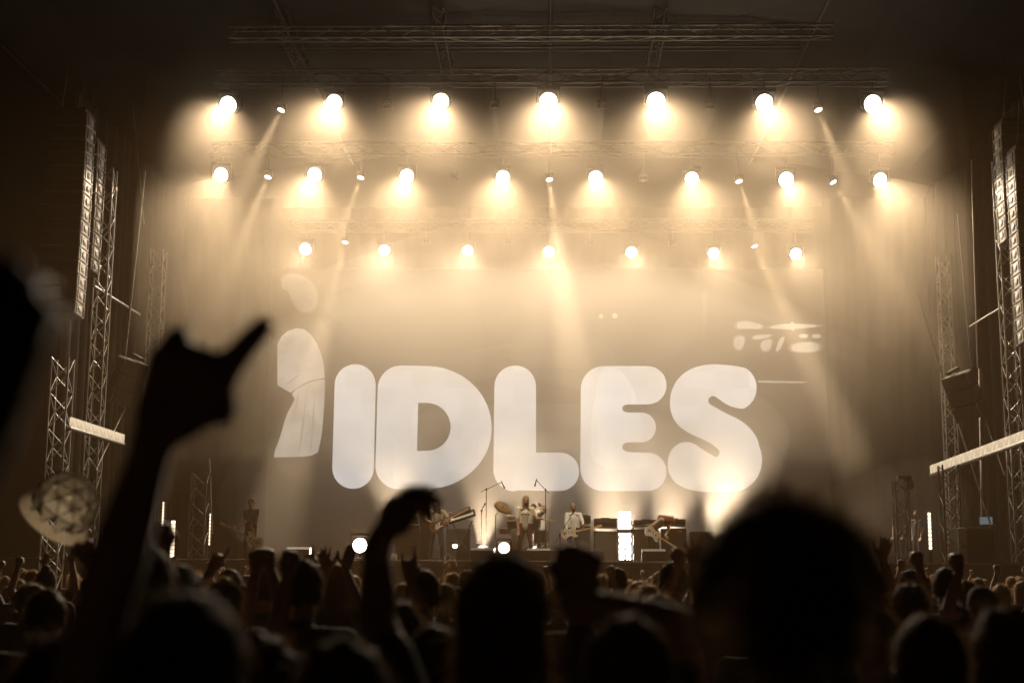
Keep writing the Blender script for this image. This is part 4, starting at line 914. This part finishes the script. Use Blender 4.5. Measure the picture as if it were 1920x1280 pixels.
HAIRS = [('short','hairdark','short dark'), ('short','hairbrown','short brown'), ('long','hairdark','long dark'), ('long','hairbrown','long brown'), ('long','hairblond','long fair'), ('curly','hairbrown','curly brown'), ('shag','hairdark','shaggy dark'), ('shag','hairblond','shaggy fair'), ('crop','hairbrown','cropped brown'), ('bun','hairdark','tied up dark'), ('cap','shirtgrey','capped')]
LAND = [(90,'the patterned hat'), (210,'the tall lattice tower'), (322,'the bright upright tube'), (400,'the stage tower by the shadowy bassist'), (470,'the shadowy bassist'), (570,'the filmed trousers'), (662,'letter I'), (760,'the left of letter D'), (850,'the right of letter D'), (960,'letter L'),
        (1060,'the bald guitarist'), (1135,'the tall amplifier'), (1190,'the blazing gap'), (1250,'the bent guitarist'), (1330,'the lone combo cabinet'), (1420,'letter S'), (1560,'the big frizzy head'), (1690,'the short lamp tower'), (1750,'the second bright tube'), (1835,'the black speaker stack'), (1910,'the picture edge')]
taken = {}
ROWSY = [33.5, 31.2, 28.6, 25.8, 23.0, 20.4, 18.0, 15.8, 13.8, 12.0, 10.4, 8.9, 7.4]
rr = random.Random(5)
for ri, Y in enumerate(ROWSY):
    hw = Y*960/FPX*1.03; x = -hw + rr.uniform(0,.5); sp = max(.58, .80 - .012*ri) if Y > 9 else .62
    while x < hw + .03*Y:
        X = x + rr.uniform(-.14,.14); Yp = Y + rr.uniform(-.5,.5)*(1 if Y > 8 else .5); x += sp*rr.uniform(.85,1.35)*(1.5 if 20 < Y < 33 else 1.15)
        v_ = ROT.transposed() @ (Vector((X, Yp, 1.6)) - CAM); px = 960 + FPX*v_.x/-v_.z
        armed = Y > 12 and rr.random() < (.42 if Y > 24 else .22)
        vi = rr.randrange(5, 10) if armed else rr.randrange(0, 5)
        pose, (J, me) = VAR[vi]; hs = HAIRS[rr.randrange(len(HAIRS)) if Y > 5 else rr.choice((0,1,2,6))]
        s = rr.uniform(.95, 1.035) * (1.0 if Y > 9 else .965)
        if Y < 9 and any(abs(px-h_) < w_ for h_, w_ in ((765,30),(545,34),(300,60),(740,60),(1080,40))): continue
        o = link('person', me); o.location = (X, Yp, 0); o.scale = (s*rr.choice((-1,1)), s, s); o.rotation_euler = (0, 0, R(rr.uniform(-22,22)))
        add_hair(o, J, hs[0], hs[1], 50 + rr.randrange(2), strands=1500 if hs[0] in ('short','crop','bun') else 900, sw=.0022)
        near = min(LAND, key=lambda q_: abs(q_[0]-px))[1]
        rowt = 'against the stage' if ri == 0 else f'{ORD[ri]} row back' if ri < 12 else ('close rows', 'closer rows', 'near rows', 'nearest rows')[ri-12]
        head_ = hs[2] + (' person' if hs[0] == 'cap' else '-haired person')
        lab = f'{head_} {pose+" " if pose else ""}in the crowd, {rowt}, below {near}'
        taken.setdefault(lab, []).append((px, o))
for lab, lst in taken.items():
    lst.sort(key=lambda q_: q_[0])
    for k, (px, o) in enumerate(lst):
        t = lab if len(lst) == 1 else lab.replace(' in the crowd,', f' {("left one","next one","third one","fourth one","fifth one")[min(k,4)]} in the crowd,')
        tag(o, ' '.join(t.split()[:16]), 'person', CROWD)

# ------------------------------------------------------------------ haze
def volume(name, lo, hi, density, col, g, hetero=None):
    """closed box of air; hetero = (noise scale, low, high, falloff start) makes drifting smoke that thins out towards its rim"""
    lo, hi = Vector(lo), Vector(hi)
    m = bpy.data.materials.new(name + '_air'); m.use_nodes = True; nt = m.node_tree
    nt.nodes.remove(nt.nodes['Principled BSDF']); v = nt.nodes.new('ShaderNodeVolumePrincipled')
    v.inputs['Color'].default_value = tuple(col) + (1,); v.inputs['Density'].default_value = density; v.inputs['Anisotropy'].default_value = g
    nt.links.new(v.outputs[0], nt.nodes['Material Output'].inputs['Volume'])
    o = MB().box((0,0,0), hi-lo).build(name, m); o.location = (lo+hi)/2
    m.cycles.volume_sampling = 'EQUIANGULAR'
    if hetero:
        sc_, a_, b_, f_ = hetero; N = nt.nodes.new; Lk = nt.links.new
        tc = N('ShaderNodeTexCoord'); nz = N('ShaderNodeTexNoise'); nz.inputs['Scale'].default_value = sc_; nz.inputs['Detail'].default_value = 2.0; nz.inputs['Distortion'].default_value = .6
        Lk(tc.outputs['Object'], nz.inputs['Vector'])
        mr = N('ShaderNodeMapRange'); mr.inputs[1].default_value = .35; mr.inputs[2].default_value = .68; mr.inputs[3].default_value = a_; mr.inputs[4].default_value = b_
        Lk(nz.outputs['Fac'], mr.inputs[0])
        mp = N('ShaderNodeVectorMath'); mp.operation = 'SUBTRACT'; mp.inputs[1].default_value = (.5,.5,.5); Lk(tc.outputs['Generated'], mp.inputs[0])
        ab = N('ShaderNodeVectorMath'); ab.operation = 'MULTIPLY'; ab.inputs[1].default_value = (2,2,2); Lk(mp.outputs[0], ab.inputs[0])
        ln = N('ShaderNodeVectorMath'); ln.operation = 'LENGTH'; Lk(ab.outputs[0], ln.inputs[0])
        fo = N('ShaderNodeMapRange'); fo.interpolation_type = 'SMOOTHSTEP'; fo.inputs[1].default_value = 1.0; fo.inputs[2].default_value = f_; fo.inputs[3].default_value = 0; fo.inputs[4].default_value = 1
        Lk(ln.outputs['Value'], fo.inputs[0])
        mu = N('ShaderNodeMath'); mu.operation = 'MULTIPLY'; Lk(mr.outputs[0], mu.inputs[0]); Lk(fo.outputs[0], mu.inputs[1])
        m2 = N('ShaderNodeMath'); m2.operation = 'MULTIPLY'; m2.inputs[1].default_value = density; Lk(mu.outputs[0], m2.inputs[0])
        Lk(m2.outputs[0], v.inputs['Density'])
    return o
tag(volume('haze', (-40, -3, -1), (40, 56, 24), .0007, (1, .64, .32), .5), 'thin warm haze filling the air of the whole place', 'haze', kind='stuff')
def smoke_bank(prof, hx_, density, g, label, col=(1,.92,.80), ex=(5, .6)):
    """closed wedge of even smoke: profile in Y-Z, drawn out along X and tapered towards the wings"""
    n = len(prof); cyy = sum(p[0] for p in prof)/n; xs = [(hx_*u, max(.02, (1-abs(u)**ex[0])**ex[1])) for u in (-1,-.96,-.9,-.8,-.6,-.3,0,.3,.6,.8,.9,.96,1)]; b = MB(); vs = []
    for x, k in xs: vs += [(x, 48.4 - (48.4-y)*k, z if z < 3 else 2.1 + (z-2.1)*(.75+.25*k)) for y, z in prof]
    fs = [tuple(range(n)), tuple(range(13*n-1, 12*n-1, -1))]
    fs += [(s_*n+i, (s_+1)*n+i, (s_+1)*n+(i+1) % n, s_*n+(i+1) % n) for s_ in range(12) for i in range(n)]
    m = bpy.data.materials.new('stage_smoke_air'); m.use_nodes = True; nt = m.node_tree; nt.nodes.remove(nt.nodes['Principled BSDF'])
    v = nt.nodes.new('ShaderNodeVolumePrincipled'); v.inputs['Color'].default_value = tuple(col) + (1,); v.inputs['Density'].default_value = density; v.inputs['Anisotropy'].default_value = g
    nt.links.new(v.outputs[0], nt.nodes['Material Output'].inputs['Volume']); m.cycles.volume_sampling = 'EQUIANGULAR'
    b.add(vs, fs); me = b.mesh('stage_smoke', m); bm = bmesh.new(); bm.from_mesh(me); bmesh.ops.recalc_face_normals(bm, faces=bm.faces[:]); bm.to_mesh(me); bm.free()
    return tag(link('stage_smoke', me), label, 'smoke', None, 'stuff')
smoke_bank([(43.0,2.09),(48.4,2.09),(48.4,15.4),(31,15.4),(31,9),(36,5),(42.6,4.3)], 12.9, .0145, .6, 'even smoke filling the stage air around the lamps and behind the band', (1,.86,.66))
smoke_bank([(43.2,2.10),(48.3,2.10),(48.3,10.6),(41,11.0),(37,9.5),(37,6),(42.9,4.5)], 12.2, .026, .3, 'thicker smoke standing in front of the screen under the lamps', ex=(2.2, 1.1))
def puff(c, rad, density, label, g=.35, seed=0):
    """a soft rolling cloud: a lumpy closed body, thin at its rim"""
    bm = bmesh.new(); bmesh.ops.create_icosphere(bm, subdivisions=4, radius=1)
    for v in bm.verts:
        n_ = noise.noise(v.co*1.1 + Vector((seed*7.3, seed*3.1, 0))) * .30 + noise.noise(v.co*2.4 + Vector((0, seed*5.7, seed))) * .06
        v.co *= 1 + n_
        v.co = Vector((v.co.x*rad[0], v.co.y*rad[1], v.co.z*rad[2]))
    me = bpy.data.meshes.new('smoke_puff'); bm.to_mesh(me); bm.free()
    m = bpy.data.materials.new('smoke_puff_air'); m.use_nodes = True; nt = m.node_tree; nt.nodes.remove(nt.nodes['Principled BSDF'])
    v = nt.nodes.new('ShaderNodeVolumePrincipled'); v.inputs['Color'].default_value = (1,.92,.80,1); v.inputs['Density'].default_value = density; v.inputs['Anisotropy'].default_value = g
    nt.links.new(v.outputs[0], nt.nodes['Material Output'].inputs['Volume']); m.cycles.volume_sampling = 'EQUIANGULAR'
    me.materials.append(m); o = link('smoke_puff', me); o.location = c; return tag(o, label, 'smoke', 'rolling smoke clouds', 'stuff')
puff((-1.5, 43.5, 10.2), (6.0, 3.0, 2.6), .030, 'broad pale smoke cloud under the lowest row of lamps', seed=1)
puff((3.2, 44.5, 9.4), (4.6, 2.4, 2.2), .022, 'pale smoke cloud above the letters E and S', seed=2)
puff((-5.2, 43.0, 8.0), (3.2, 2.6, 3.4), .022, 'pale smoke cloud in front of the filmed musician', seed=3)
puff((0.5, 45.0, 4.6), (6.5, 2.4, 2.3), .085, 'bright low smoke bank behind the amplifiers and drums', seed=4)
puff((5.0, 44.6, 5.0), (2.6, 2.0, 2.4), .085, 'bright smoke plume below the letter S', seed=5)
puff((-6.6, 43.5, 3.9), (3.2, 2.0, 2.0), .05, 'grey smoke bank around the shadowy bassist', seed=6)
puff((9.6, 40.0, 3.4), (2.2, 2.2, 1.5), .028, 'low smoke curling past the short stage tower', seed=7)
